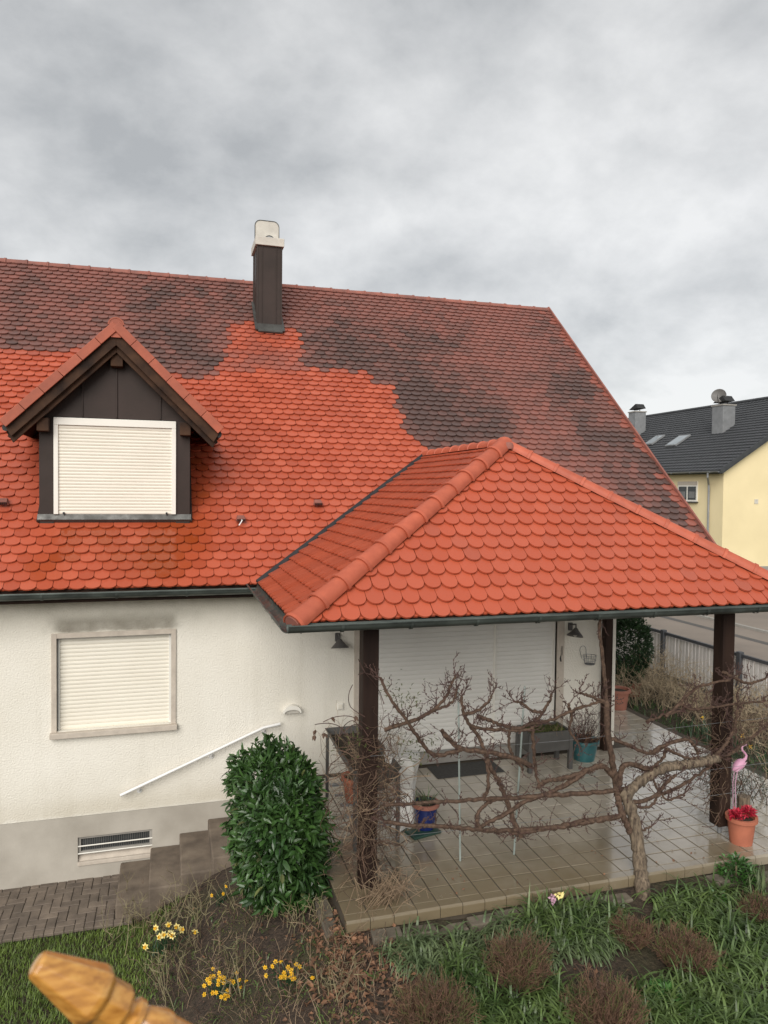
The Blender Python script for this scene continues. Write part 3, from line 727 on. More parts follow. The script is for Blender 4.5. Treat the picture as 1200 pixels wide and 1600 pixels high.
# apron flashing under the front
vd = (dzb-ZE)/rs
ap_v = MB(); ap_v.prism([roofP(dX0-.02, vd-.02)+NM*.06, roofP(dX1+.015, vd-.02)+NM*.06, V((dX1+.015, YD-.002, sz0)), V((dX0-.02, YD-.002, sz0))], (0, .05, -.05))
ob('apron_flashing', ap_v, 'flash', dm)
sf = MB()
for x in (dX0-.03, dX1): sf.prism([roofP(x, vd-.03)+NM*.05, roofP(x+.03, vd-.03)+NM*.05, roofP(x+.03, vd+1.9)+NM*.05, roofP(x, vd+1.9)+NM*.05], -NM*.03)
ob('cheek_flashing', sf, 'metal_brown', dm)
ob('apex_filler', box((acx-.06, YVG+.0, zap-.16), (acx+.06, YVG+.028, zap+.03)), 'verge', dm)
# dormer roof decks, bargeboards, verge tiles
for sgn in (-1, 1):
    dirn = V((sgn*math.cos(dang), 0, -math.sin(dang))); nrm = V((sgn*math.sin(dang), 0, math.cos(dang)))
    Ls = hwv/math.cos(dang)-.02
    def dp(s_, y): return V((acx, y, zap))+dirn*s_+V((0, y-y, 0))
    ytop = YE+(zap-ZE)/SL; ybot = YE+(zap-math.sin(dang)*Ls-ZE)/SL
    pts = [dp(0, YVG+.05), dp(0, ytop), dp(Ls, max(ybot, YVG+.1)), dp(Ls, YVG+.05)]
    pts = pts if sgn < 0 else list(reversed(pts))
    ob('dormer_roof', MB().prism([p-nrm*.015 for p in (pts if nrm.dot((pts[1]-pts[0]).cross(pts[2]-pts[0])) > 0 else list(reversed(pts)))], -nrm*.09), 'wood', dm)
    U = V((0, 1 if sgn > 0 else -1, 0)); Vv = -dirn; O = dp(Ls, YVG+.08)
    # tiles on this slope, clipped against the main roof line
    kk = (ytop-max(ybot, YVG+.1))/Ls; w0 = max(ybot, YVG+.1)-(YVG+.08)
    hs = [(-sgn, 0, 0), (sgn, -kk, w0+.05), (0, 1, Ls-.02)]
    ff, bb = tile_field(O, U, Vv, nrm, min(0, sgn*3.4), max(0, sgn*3.4), Ls, .15, .18, .058, hs)
    lay_tiles(ff, bb, dm, lambda P: (.25+random.random()*.1, 0, random.random(), 1), 0)
    # bargeboards: outer and inner
    for (o_, d0, d1, y0, y1, mt) in ((0, .06, .18, YVG+.03, YVG+.075, 'wood_old'), (1, .10, .24, YVG+.09, YVG+.13, 'wood_old')):
        a0, a1 = V((acx, y0, zap))-nrm*d0, V((acx, y0, zap))-nrm*d1
        # mitre at the apex by intersecting x=acx
        t0 = V((acx, y0, zap-d0/math.cos(dang))); t1 = V((acx, y0, zap-d1/math.cos(dang)))
        e0 = t0+dirn*(Ls-.05); e1 = t1+dirn*(Ls-.05-.11*(d1-d0)/.15)
        pts = [t0, t1, e1, e0]; pts = pts if sgn > 0 else list(reversed(pts))
        ob('bargeboard', MB().prism(list((pts)), (0, y1-y0, 0)), mt, dm, bevel=.004)
    ob('soffit_board', MB().prism([V((acx, YVG+.13, zap-.13/math.cos(dang)))+dirn*0, V((acx, YD, zap-.13/math.cos(dang))), V((acx, YD, zap-.13/math.cos(dang)))+dirn*(Ls-.05), V((acx, YVG+.13, zap-.13/math.cos(dang)))+dirn*(Ls-.05)], -nrm*.03), 'wood_old', dm)
    nT = 6; st = Ls/nT
    for i in range(nT):
        m = frameM(V((acx, YVG-.02-.004*(sgn > 0)-.0015*(i % 2), zap))+dirn*(st*i+.002)+nrm*random.uniform(.03, .034), dirn, V((0, 1, 0)), dirn.cross(V((0, 1, 0))) if sgn < 0 else dirn.cross(V((0, 1, 0))))
        zz = 1 if (dirn.cross(V((0, 1, 0)))).dot(nrm) > 0 else -1
        lo, hi = sorted((zz*-.095, zz*.018)); x_in = 0.0
        vt = MB(); vt.box((0, 0, lo), (st-.005, .035, hi), m); lo2, hi2 = sorted((zz*.0, zz*.0185)); vt.box((0, .034, lo2), (st-.005, .22, hi2), m)
        ob('verge_tile', vt, 'verge', dm, bevel=.005)
    # gutter end
    e = V((acx, YVG+.05, zap))+dirn*(Ls+.01)-nrm*.06
    ob('dormer_gutter', MB().tube([e, e+V((0, .9, .0))], .045, 8), 'black', dm)
    # purlin end block on the posts
    bx = dX0-.005 if sgn < 0 else dX1-.135
    ob('purlin_end', box((bx, YVG+.14, 5.76), (bx+.14, YD+.02, 5.93)), 'wood_old', dm, bevel=.008)
ob('purlin_end', box((acx-.075, YVG+.135, pY(180, 572, YVG+.13).z), (acx+.075, YD+.02, pY(180, 545, YVG+.13).z)), 'wood_old', dm, bevel=.008)
rbd = barrel('ridge_tile', .090, .083, .36, 'verge')
ob('ridge_end', MB().prism([V((acx+.085*math.cos(PI*k/10), YVG-.015, zap-.01+.085*math.sin(PI*k/10))) for k in range(11)][::-1]+[V((acx+.085, YVG-.015, zap-.10)), V((acx, YVG-.015, zap-.02)), V((acx-.085, YVG-.015, zap-.10))][::-1][:0], (0, .03, 0)), 'verge', dm)
lay_barrels('ridge_tile', (acx, YVG-.02, zap+.012), (acx, YE+(zap-ZE)/SL+.05, zap+.012), V((0, 0, 1)), rbd, .36, dm)

# ------------------------------------------------------------------ terrace canopy
can = thing('terrace_canopy', 'hipped clay tiled canopy on dark timber posts over the terrace', 'canopy', (CXM, 6.9, ZT))
C00 = V((CX0, CY, CZ)); C10 = V((CX1, CY, CZ)); C01 = V((CX0, YE, CZ)); C11 = V((CX1, YE, CZ))
rise = AP.z-CZ; rf = AP.y-CY; rl = CXM-CX0
af = math.atan2(rise, rf); al_ = math.atan2(rise, rl)
Vf = V((0, math.cos(af), math.sin(af))); Nf = V((0, -math.sin(af), math.cos(af))); Lf = math.hypot(rise, rf)
Vl = V((math.cos(al_), 0, math.sin(al_))); Nl = V((-math.sin(al_), 0, math.cos(al_))); Ll = math.hypot(rise, rl)
Vr = V((-math.cos(al_), 0, math.sin(al_))); Nr = V((math.sin(al_), 0, math.cos(al_)))
croof = ob('canopy_roof', slab([C00, C10, AP], Nf, -.045, .07), 'wood', can)
ob('canopy_slope', slab([C01, C00, AP, RJ], Nl, -.045, .07), 'wood', can)
ob('canopy_slope', slab([C10, C11, RJ, AP], Nr, -.045, .07), 'wood', can)
fw_ = CX1-CX0
ff, bb = tile_field(C00, V((1, 0, 0)), Vf, Nf, 0, fw_, Lf, .176, .18, .092, [(-Lf/rl, 1, .01), (Lf/rl, 1, Lf/rl*fw_+.01)])
lay_tiles(ff, bb, croof, canopy_col, 300)
kv = (RJ.y-YE)/Ll; kh = (AP.y-CY)/Ll
ff, bb = tile_field(C01, V((0, -1, 0)), Vl, Nl, -2.2, YE-CY, Ll, .176, .18, .092, [(-1, -kv, -.04), (1, kh, YE-CY+.01), (0, 1, Ll-.01)])
lay_tiles(ff, bb, croof, canopy_left_col, 0)
ff, bb = tile_field(C10, V((0, 1, 0)), Vr, Nr, 0, 5.2, Ll, .176, .18, .092, [(-1, kh, .01), (1, -kv, YE-CY-.04), (0, 1, Ll-.01)])
lay_tiles(ff, bb, croof, canopy_left_col, 0)
hb = barrel('hip_tile', .112, .102, .335, 'hip'); hb2 = barrel('hip_tile', .088, .084, .36, 'hip')
upL = (Nf+Nl).normalized(); upR = (Nf+Nr).normalized()
lay_barrels('hip_tile', C00+upL*.005-(AP-C00).normalized()*.02, AP+upL*.0, upL, hb, .335, can)
lay_barrels('hip_tile', C10+upR*.0, AP+upR*.0, upR, hb2, .36, can)
lay_barrels('ridge_tile', RJ+V((0, .05, -.01)), AP+V((0, .02, -.005)), V((0, 0, 1)), barrel('ridge_tile', .092, .085, .34, 'hip'), .34, can)
# end disc on left hip and cap on the apex
d = (AP-C00).normalized(); x_ = d.cross(upL).normalized(); m = frameM(C00+upL*.005-d*.02, x_, d, x_.cross(d))
ob('hip_end_disc', MB().lathe([(.001, 0), (.085, 0), (.085, .02), (.001, .02)], n=16, mat=m @ Matrix.Rotation(rad(-90), 4, 'X') @ Matrix.Translation((0, 0.0, -.01))), 'ridge', can)
kn = MB(); kn.lathe([(.115, -.05), (.11, .02), (.09, .065), (.05, .09), (.001, .10)], AP+V((0, .02, -.005)), 20); ob('apex_cap', kn, 'hip', can, smooth=True)
mc = MB(); mc.lathe([(.07, -.04), (.075, .0), (.055, .04), (.001, .05)], AP+V((0, -.085, -.03)), 14); ob('mortar_bed', mc, 'ridge', can, smooth=True)
# valley strips
for (a, b, nn, xs) in ((C01, RJ, Nl, -1), (C11, RJ, Nr, 1)):
    dv_ = (b-a).normalized(); sd_ = NM.cross(dv_).normalized()*(-xs)
    sd_ = sd_ if sd_.x*xs > 0 else -sd_
    q = [a+sd_*.030+NM*.045, a-sd_*.022+NM*.03, b-sd_*.022+NM*.03, b+sd_*.030+NM*.045]
    q = q if NM.dot((q[1]-q[0]).cross(q[2]-q[0])) > 0 else list(reversed(q))
    ob('valley_strip', MB().prism(q, -NM*.05), 'rubber', can)
    n_ = 22
# gutters, edge boards
cg = ob('canopy_gutter', gutter_mesh(C00+V((-.075, -.075, -.005)), C10+V((.075, -.075, -.005)), V((0, -1, 0)), .068), 'gutter', can, smooth=True)
cg2 = ob('canopy_gutter', gutter_mesh(C01+V((-.075, -.06, -.005)), C00+V((-.075, -.075, -.005)), V((-1, 0, 0)), .068), 'gutter', can, smooth=True)
cg3 = ob('canopy_gutter', gutter_mesh(C10+V((.075, -.075, -.005)), C11+V((.075, -.06, -.005)), V((1, 0, 0)), .068), 'gutter', can, smooth=True)
brackets(cg, [C00+V((.42+.66*i, -.075, -.005)) for i in range(9)], V((0, -1, 0)))
brackets(cg2, [C00+V((-.075, .45+.7*i, -.005)) for i in range(4)], V((-1, 0, 0)))
eb = MB(); eb.box(C00+V((.0, .02, -.075)), C10+V((0, .045, -.02))); ob('edge_board', eb, 'wood', can)
eb = MB(); eb.box(C00+V((.0, .05, -.075)), C01+V((.025, 0, -.02))); ob('edge_board', eb, 'wood', can)
eb = MB(); eb.box(C10+V((-.025, .05, -.075)), C11+V((0, 0, -.02))); ob('edge_board', eb, 'wood', can)
PLX, PRX, PYY = 1.885, 6.12, 6.87
for (x, y, foot) in ((PLX, PYY, .0), (PRX, PYY, .10)):
    ob('post', box((x-.08, y-.08, ZT+foot), (x+.08, y+.08, 4.0)), 'wood', can, bevel=.008)
    if foot: ob('post_foot', MB().tube([(x, y, ZT), (x, y, ZT+foot+.03)], .024, 10), 'zinc', can)
ob('post', box((6.33, 9.53, ZT), (6.45, 9.65, 4.05)), 'wood', can, bevel=.006)
ob('beam', box((CX0+.3, PYY-.07, 3.80), (CX1-.3, PYY+.07, 4.0)), 'wood', can)
for x in (PLX, 6.39): ob('beam', box((x-.06, PYY+.07, 3.82), (x+.06, YW, 4.02)), 'wood', can)
for i in range(11):
    x = CX0+.3+i*.54; 
    ztp = 4.02+min(1, (min(x-CX0, CX1-x)/rl))*.0
    
# ------------------------------------------------------------------ terrace
TX0, TX1, TY0 = 1.54, 8.06, 6.30
tb = MB(); tb.box((TX0+.01, TY0+.02, .80), (TX1, YW-.007, ZT-.0055)); tb.box((XW+.002, YW-.007, .80), (TX1, 16.0, ZT-.0055))
ter = ob('terrace', tb, 'terrace_joint'); ter['kind'] = 'structure'
P_ = .228
tm = MB(); g_ = .006
tm.add([(g_+.003, g_+.003, 0), (P_-g_-.003, g_+.003, 0), (P_-g_-.003, P_-g_-.003, 0), (g_+.003, P_-g_-.003, 0), (g_, g_, -.003), (P_-g_, g_, -.003), (P_-g_, P_-g_, -.003), (g_, P_-g_, -.003), (g_, g_, -.013), (P_-g_, g_, -.013), (P_-g_, P_-g_, -.013), (g_, P_-g_, -.013)],
       [(0, 1, 2, 3), (4, 5, 1, 0), (5, 6, 2, 1), (6, 7, 3, 2), (7, 4, 0, 3), (8, 9, 5, 4), (9, 10, 6, 5), (10, 11, 7, 6), (11, 8, 4, 7)])
tme = tm.mesh('floor_tile'); tme.materials.append(M['terrace'])
tl = []
NOSE = .115
nx = int(math.ceil((TX1-TX0)/P_))
for j in range(0, 43):
    y = TY0+NOSE+j*P_
    for i in range(nx):
        x = TX0+i*P_
        if x+P_ > TX1+.02: continue
        if y+P_ > YW-.01 and x < XW+.0: continue
        if y > 15.8: continue
        tl.append((x, y))
cand = sorted([((V((x, y, ZT))-CAM).length, k) for k, (x, y) in enumerate(tl) if -20 < proj((x+.1, y+.1, ZT))[0] < 1220 and proj((x+.1, y+.1, ZT))[1] > 1095])
pick = set(k for _, k in cand[:300]); rest = MB()
for k, (x, y) in enumerate(tl):
    m = Matrix.Translation((x, y, ZT+random.uniform(-.0012, .0012))) @ Matrix.Rotation(random.uniform(-.004, .004), 4, 'X') @ Matrix.Rotation(random.uniform(-.004, .004), 4, 'Y')
    if k in pick: inst('floor_tile', tme, m, ter)
    else: rest.add([m @ v.co for v in tme.vertices], [tuple(p.vertices) for p in tme.polygons])
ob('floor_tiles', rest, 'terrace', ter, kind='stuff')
# nosing pieces (angled edge tiles) along the front and the left side
nm = MB(); pr = [(NOSE-.003, 0), (.018, 0), (.005, -.008), (0, -.022), (0, -.105), (.012, -.105)]
def nose_mesh(ln):
    mb = MB(); n = len(pr); vs = [(.003, y, z) for y, z in pr]+[(ln-.003, y, z) for y, z in pr]
    return mb.add(vs, [(i, i+1, n+i+1, n+i) for i in range(n-1)]+[tuple(range(n)), tuple(range(2*n-1, n-1, -1))])
nme = nose_mesh(P_).mesh('nosing_tile', False); nme.materials.append(M['terrace'])
for i in range(nx): inst('nosing_tile', nme, Matrix.Translation((TX0+i*P_, TY0, ZT+random.uniform(-.001, .001))), ter)
ob('terrace_base', box((TX0+.03, TY0+.03, .4), (TX1, 6.6, .80)), 'edging', ter)
# edging stones below the terrace front
x = 1.75
while x < 7.6:
    ln = random.uniform(.22, .36); z = gh(x+.1, 6.2)
    m = Matrix.Translation((x, 6.12+random.uniform(-.03, .02), min(1.03, z+random.uniform(-.02, .035)))) @ Matrix.Rotation(random.uniform(-.06, .06), 4, 'Z') @ Matrix.Rotation(random.uniform(-.06, .06), 4, 'X')
    if not 4.35 < x < 4.85: ob('edging_stone', MB().box((0, 0, -.12), (ln-.02, .14, .02), m), 'edging', ter, bevel=.012)
    x += ln
for k in range(7): ob('edging_stone', box((1.36+random.uniform(-.02, .02), 6.35+k*.3, .70), (1.50, 6.62+k*.3, 1.0+random.uniform(-.03, .02))), 'edging', ter, bevel=.012)

# ------------------------------------------------------------------ steps and paving
stp = thing('garden_steps', 'weathered brown concrete steps rising along the plinth behind the laurel hedge', 'steps', (.4, 9.2, 0))
sxs = [-.60, -.235, .125, .485, .84, 1.19, 1.53]
for i in range(6):
    z = .25+.146*i
    ob('step', box((sxs[i], 8.74-.02*i+random.uniform(-.02, .02), z-.32), (sxs[i+1]+(.02 if i < 5 else -.0), YW-.008, z)), 'step', stp, bevel=.018)
pv = ob('paving', box((-8, 8.66, -.06), (-.605, YW-.008, .086)), 'sand'); pv['kind'] = 'structure'
a_ = .104
def paver_mesh(w, h):
    mb = MB(); g = .003; bv = .006
    mb.add([(g+bv, g+bv, 0), (w-g-bv, g+bv, 0), (w-g-bv, h-g-bv, 0), (g+bv, h-g-bv, 0), (g, g, -bv), (w-g, g, -bv), (w-g, h-g, -bv), (g, h-g, -bv), (g, g, -.03), (w-g, g, -.03), (w-g, h-g, -.03), (g, h-g, -.03)],
           [(0, 1, 2, 3), (4, 5, 1, 0), (5, 6, 2, 1), (6, 7, 3, 2), (7, 4, 0, 3), (8, 9, 5, 4), (9, 10, 6, 5), (10, 11, 7, 6), (11, 8, 4, 7)])
    me = mb.mesh('paving_brick'); me.materials.append(M['paver']); return me
ph, pvv = paver_mesh(2*a_, a_), paver_mesh(a_, 2*a_)
half = paver_mesh(a_, a_)
X0p, Y0p = -.61-a_*22, 8.74
for i in range(0, 22):
    for j in range(0, 10):
        c = (i-j) % 4; jit = lambda: Matrix.Translation((X0p+i*a_, Y0p+j*a_, .098+random.uniform(-.005, .003))) @ Matrix.Rotation(random.uniform(-.012, .012), 4, 'X') @ Matrix.Rotation(random.uniform(-.01, .01), 4, 'Y')
        if c == 0: inst('paving_brick', ph if i < 21 else half, jit(), pv)
        elif c == 1 and i == 0: inst('paving_brick', half, jit(), pv)
        elif c == 3: inst('paving_brick', pvv if j < 9 else half, jit(), pv)
        elif c == 2 and j == 0: inst('paving_brick', half, jit(), pv)
kb = MB()
for k in range(24): inst('kerb_brick', half, Matrix.Translation((X0p+k*a_, Y0p-a_, .092+random.uniform(-.004, .004))), pv)

# ------------------------------------------------------------------ fixtures on the house wall
h0, h1, h2 = pY(188, 1243, YW-.08), pY(412, 1137, YW-.08), pY(438, 1131, YW-.08)
hr = thing('handrail', 'white metal handrail sloping up the wall beside the steps', 'handrail', h0)
ob('rail', MB().tube([h0, lerp(h0, h1, .5), lerp(h0, h1, .93), h1, h2], .020, 10), 'alu', hr, smooth=True)
for t_ in (.12, .62, 1.0):
    q = lerp(h0, h1, t_)
    ob('bracket', MB().tube([q+V((.01, 0, -.015)), q+V((.01, .03, -.06)), V((q.x+.01, YW-.002, q.z-.075))], .011, 8), 'alu', hr)
    ob('rosette', MB().tube([V((q.x+.01, YW-.012, q.z-.075)), V((q.x+.01, YW, q.z-.075))], .032, 12), 'alu', hr)
def wall_lamp(px_, py_, label, tilt):
    p = pY(px_, py_, YW-.16); t = thing('wall_lamp', label, 'lamp', (p.x, YW, p.z), 'cone lamps on the terrace wall')
    m = Matrix.Translation(p) @ Matrix.Rotation(tilt, 4, 'Y') @ Matrix.Rotation(rad(-12), 4, 'X')
    ob('lamp_shade', MB().lathe([(.018, .085), (.03, .075), (.045, .05), (.118, -.03), (.120, -.04), (.112, -.038), (.04, .04)], n=24, mat=m), 'lamp', t, smooth=True)
    ob('bulb', MB().lathe([(.001, -.05), (.025, -.035), (.03, -.015), (.02, .02)], n=14, mat=m), 'concrete', t, smooth=True)
    ob('arm', MB().tube([m @ V((0, 0, .08)), m @ V((0, .01, .14)), V((p.x, YW-.05, p.z+.12)), V((p.x, YW, p.z+.09))], .012, 8), 'lamp', t, smooth=True)
    ob('wall_plate', box((p.x-.035, YW-.03, p.z+.02), (p.x+.035, YW, p.z+.14)), 'lamp', t, bevel=.006)
wall_lamp(531, 1008, 'grey cone wall lamp above the switch, between window and terrace door', 0)
wall_lamp(899, 990, 'grey cone wall lamp above the wire basket', rad(14))
p = pY(456, 1107, YW-.05); al = thing('wall_light', 'white half-round bulkhead light above the top of the handrail', 'lamp', (p.x, YW, p.z))
arc = MB(); no, n = [], 14
for k in range(n+1): a = PI*k/n; no.append((math.cos(a)*.125, math.sin(a)*.10-.05))
inn = [(math.cos(PI*k/n)*.105, math.sin(PI*k/n)*.05-.055) for k in range(n+1)]
for (lo, hi) in ((no, inn),):
    for k in range(n):
        q = [lo[k], lo[k+1], hi[k+1], hi[k]]; arc.prism([V((p.x+x, YW-.10, p.z+z)) for x, z in reversed(q)], (0, .098, 0))
ob('housing', arc, 'frame_white', al)
ob('diffuser', MB().prism([V((p.x+x*.93, YW-.07, p.z+z-.006)) for x, z in reversed(inn)], (0, .068, 0)), 'concrete', al)
p = pY(531, 1103, YW); sw = ob('light_switch', box((p.x-.045, YW-.03, p.z-.045), (p.x+.045, YW, p.z+.045)), 'frame_white', bevel=.008); tag(sw, 'small square cream light switch on the wall between wall lamp and terrace door', 'switch')
ob('rocker', box((p.x-.03, YW-.036, p.z-.03), (p.x+.03, YW-.03, p.z+.03)), 'shutter', sw, bevel=.003)
# black wind chime strip
p = pY(877, 1020, YW-.01); wc = thing('wall_ornament', 'black notched iron ornament on the wall beside the door shutter', 'ornament', (p.x, YW, p.z))
st_ = MB()
for k in range(9): z = p.z+.10-k*.016; st_.box((p.x-.012, YW-.02, z-.006), (p.x+.018, YW-.004, z+.004))
st_.box((p.x-.014, YW-.016, p.z-.03), (p.x-.006, YW-.002, p.z+.11)); ob('ladder', st_, 'black', wc)
ob('pendant', MB().tube([(p.x-.01, YW-.012, p.z-.03), (p.x-.02, YW-.015, p.z-.08), (p.x-.008, YW-.015, p.z-.13)], [.008, .016, .012], 8), 'black', wc)
# wire basket
p = pY(921, 1028, YW-.1); wb = thing('wire_basket', 'small grey wire basket hanging on the wall below a cone lamp', 'basket', (p.x, YW, p.z))
ob('hoop', MB().tube([(p.x-.08+.0, YW-.015, p.z-.02)]+[(p.x-.06+.055*math.cos(a), YW-.012, p.z+.10+.07*math.sin(a)) for a in [PI-PI*k/8 for k in range(9)]]+[(p.x-.005, YW-.015, p.z-.02)], .004, 5), 'zinc', wb)
for zz, r_ in ((.04, .10), (-.03, .095), (-.09, .075)):
    ob('ring', MB().tube([(p.x+r_*math.cos(a), YW-.11+r_*math.sin(a)*.95, p.z+zz) for a in [2*PI*k/14 for k in range(15)]], .0035, 5, False), 'zinc', wb)
ob('tray', MB().lathe([(.001, -.098), (.075, -.094), (.078, -.085)], (p.x, YW-.11, p.z), 18), 'zinc', wb)
wr = MB()
for k in range(8): a = 2*PI*k/8; wr.tube([(p.x+.10*math.cos(a), YW-.11+.095*math.sin(a), p.z+.04), (p.x+.075*math.cos(a), YW-.11+.072*math.sin(a), p.z-.09)], .003, 4)
ob('wires', wr, 'zinc', wb)

# ------------------------------------------------------------------ things on the terrace
def pot(mb_name, c, r_top, r_bot, h, mat, label, cat='pot', rim=.02, group=None):
    t = thing(mb_name, label, cat, c, group); c = V(c)
    ob('pot_body', MB().lathe([(.001, .004), (r_bot, .0), (lerp(r_bot, r_top, .55), h*.5), (r_top*.97, h*.86), (r_top+rim, h*.865), (r_top+rim, h), (r_top-.012, h), (r_top-.02, h*.86)], c, 28), mat, t, smooth=True)
    ob('soil_fill', MB().lathe([(r_top-.015, h*.87), (r_top*.5, h*.9), (.001, h*.91)], c, 20), 'soil', t, smooth=True)
    return t
def dry_stems(parent, c, n, hgt, spread, mat, r=.004, name='stems', kink=.3, twigs=2):
    mb = MB()
    for _ in range(n):
        p = V(c)+V((random.gauss(0, spread*.35), random.gauss(0, spread*.35), 0)); d = V((random.gauss(0, .35), random.gauss(0, .35), 1)).normalized()
        ln = hgt*random.uniform(.5, 1.05); pts = [p.copy()]; seg = 5
        for k in range(seg):
            d = (d+V((random.gauss(0, kink), random.gauss(0, kink), random.gauss(0, kink*.5)))*.5).normalized(); p = p+d*ln/seg; pts.append(p.copy())
        mb.tube(pts, [r*(1-.12*k) for k in range(seg+1)], 4, False)
        for _ in range(twigs):
            q = pts[random.randint(2, seg)]; dd = V((random.gauss(0, 1), random.gauss(0, 1), random.uniform(.1, 1))).normalized()
            q2 = q+dd*ln*random.uniform(.12, .25); mb.tube([q, q2, q2+(dd+V((random.gauss(0, .5), random.gauss(0, .5), .4))).normalized()*ln*.12], [r*.7, r*.5, r*.35], 3, False)
    return ob(name, mb, mat, parent, kind='stuff')
# metal plant stand by the left post
q = V((1.97, 7.6, ZT)); stn = thing('plant_stand', 'grey metal planter stand on tall legs beside the overgrown post', 'planter', q)
zs_ = ZT+.80
x0, x1, y0, y1 = 1.93, 2.42, 7.55, 9.0
for (x, y) in ((x0, y0), (x1, y0), (x0, y1), (x1, y1)): ob('leg', box((x-.018, y-.018, ZT), (x+.018, y+.018, zs_)), 'greymetal', stn)
tr = MB(); A = [(x0-.03, y0-.03), (x1+.03, y0-.03), (x1+.03, y1+.03), (x0-.03, y1+.03)]; B = [(x0+.12, y0+.12), (x1-.12, y0+.12), (x1-.12, y1-.12), (x0+.12, y1-.12)]
tr.add([(x, y, zs_+.08) for x, y in A]+[(x, y, zs_-.22) for x, y in B]+[(lerp(x, (x0+x1)/2, .06), lerp(y, (y0+y1)/2, .03), zs_+.08) for x, y in A]+[(lerp(x, (x0+x1)/2, .12), lerp(y, (y0+y1)/2, .05), zs_+.0) for x, y in A], [(i, (i+1) % 4, 4+(i+1) % 4, 4+i)[::-1] for i in range(4)]+[(7, 6, 5, 4)[::-1]]+[(i, 8+i, 8+(i+1) % 4, (i+1) % 4)[::-1] for i in range(4)]+[(8+i, 12+i, 12+(i+1) % 4, 8+(i+1) % 4)[::-1] for i in range(4)])
ob('trough', tr, 'greymetal', stn)
ob('soil_fill', MB().add([(x0+.02, y0+.04, zs_+.005), (x1-.02, y0+.04, zs_+.005), (x1-.02, y1-.04, zs_+.01), (x0+.02, y1-.04, zs_+.01)], [(0, 1, 2, 3)]), 'soil', stn)
sh = MB()
for k in range(5): sh.box((x0, y0+.06+k*.30, ZT+.20), (x1, y0+.12+k*.30, ZT+.225))
ob('shelf', sh, 'zinc', stn)
dry_stems(stn, ((x0+x1)/2, y0+.5, zs_), 40, .5, .6, 'straw', .003, 'dead_plants')
c = V((2.12, 8.3, ZT+.226)); t = pot('flower_pot', c, .15, .11, .30, 'terracotta', 'orange plastic pot on the shelf of the metal planter stand')
# white fleece bag around a plant
q = pZ(640, 1285, ZT); fb = thing('fleece_cover', 'white frost fleece wrapped round a plant next to the blue pot', 'cover', (2.66, 7.95, ZT))
mb = MB(); vs = []; fs = []; n = 22; rows = 14
for i in range(rows+1):
    t = i/rows; z = ZT+.02+t*.86; r = lerp(.12, .15, sstep(0, .3, t)) if t < .6 else lerp(.15, .20, sstep(.6, 1, t)); r *= .82+.18*math.cos(t*7)
    for k in range(n):
        a = 2*PI*k/n; rr = r*(1+.22*noise.noise(V((math.cos(a)*1.8, math.sin(a)*1.8, t*4)))+.10*math.sin(a*5+t*3))
        vs.append(V((2.60+.12*t*0+rr*math.cos(a)*1.05+.05*math.sin(t*4), 7.95+rr*math.sin(a), z+.03*noise.noise(V((math.cos(a)*3, math.sin(a)*3, t*2))))))
for i in range(rows):
    for k in range(n): fs.append((i*n+k, i*n+(k+1) % n, (i+1)*n+(k+1) % n, (i+1)*n+k))
fs.append(tuple(rows*n+k for k in range(n)))
ob('fleece', mb.add(vs, fs), 'fleece', fb, smooth=True)
# blue pot on a green tray
c = pZ(668, 1302, ZT)+V((0, .08, 0)); 
tray = ob('green_tray', MB().box((-.20, -.13, 0), (.17, .13, .03), Matrix.Translation(c+V((-.04, -.04, .002))) @ Matrix.Rotation(rad(14), 4, 'Z')), 'darkgreen', bevel=.008); tag(tray, 'flat dark green tray under the blue pot', 'tray')
tbp = pot('blue_pot', c+V((0, 0, .033)), .148, .10, .30, 'bluepot', 'glossy cobalt blue pot with a spiky plant and brown rim', rim=.012)
ob('rim_band', MB().lathe([(.163, .262), (.166, .275), (.163, .302), (.14, .304)], c+V((0, 0, .033)), 28), 'terracotta_old', tbp, smooth=True)
mb = MB()
for _ in range(46): a = random.uniform(0, 2*PI); mb.blade(c+V((random.gauss(0, .04), random.gauss(0, .04), .32)), (math.cos(a)*.7, math.sin(a)*.7, random.uniform(.5, 1.3)), random.uniform(.10, .22), .012, .18)
ob('leaves', mb, 'strap2', tbp)
# door mat
cs = [pZ(*q, ZT) for q in ((668, 1199), (693, 1217), (792, 1207), (775, 1194))]
mo = ob('doormat', MB().prism([V((3.50, 9.16, ZT+.014)), V((4.50, 9.16, ZT+.014)), V((4.50, 9.60, ZT+.014)), V((3.50, 9.60, ZT+.014))], (0, 0, -.011)), 'mat', bevel=.004); tag(mo, 'dark grey doormat in front of the terrace door', 'doormat')
# grey raised planter
gp = thing('raised_planter', 'grey square-legged raised planter before the door shutter', 'planter', (5.1, 9.2, ZT))
x0, x1, y0, y1 = 4.83, 5.46, 9.05, 9.42
for (x, y) in ((x0, y0), (x1, y0), (x0, y1), (x1, y1)): ob('leg', box((x-.03, y-.03, ZT), (x+.03, y+.03, ZT+.52)), 'greymetal', gp, bevel=.004)
f = MB(); f.box((x0-.02, y0-.02, ZT+.28), (x1+.02, y0+.015, ZT+.55)); f.box((x0-.02, y1-.015, ZT+.28), (x1+.02, y1+.02, ZT+.55)); f.box((x0-.02, y0+.015, ZT+.28), (x0+.015, y1-.015, ZT+.55)); f.box((x1-.015, y0+.015, ZT+.28), (x1+.02, y1-.015, ZT+.55)); f.box((x0+.015, y0+.015, ZT+.28), (x1-.015, y1-.015, ZT+.30))
ob('trough', f, 'greymetal', gp)
ob('soil_fill', box((x0+.016, y0+.016, ZT+.30), (x1-.016, y1-.016, ZT+.51)), 'soil', gp)
mb = MB()
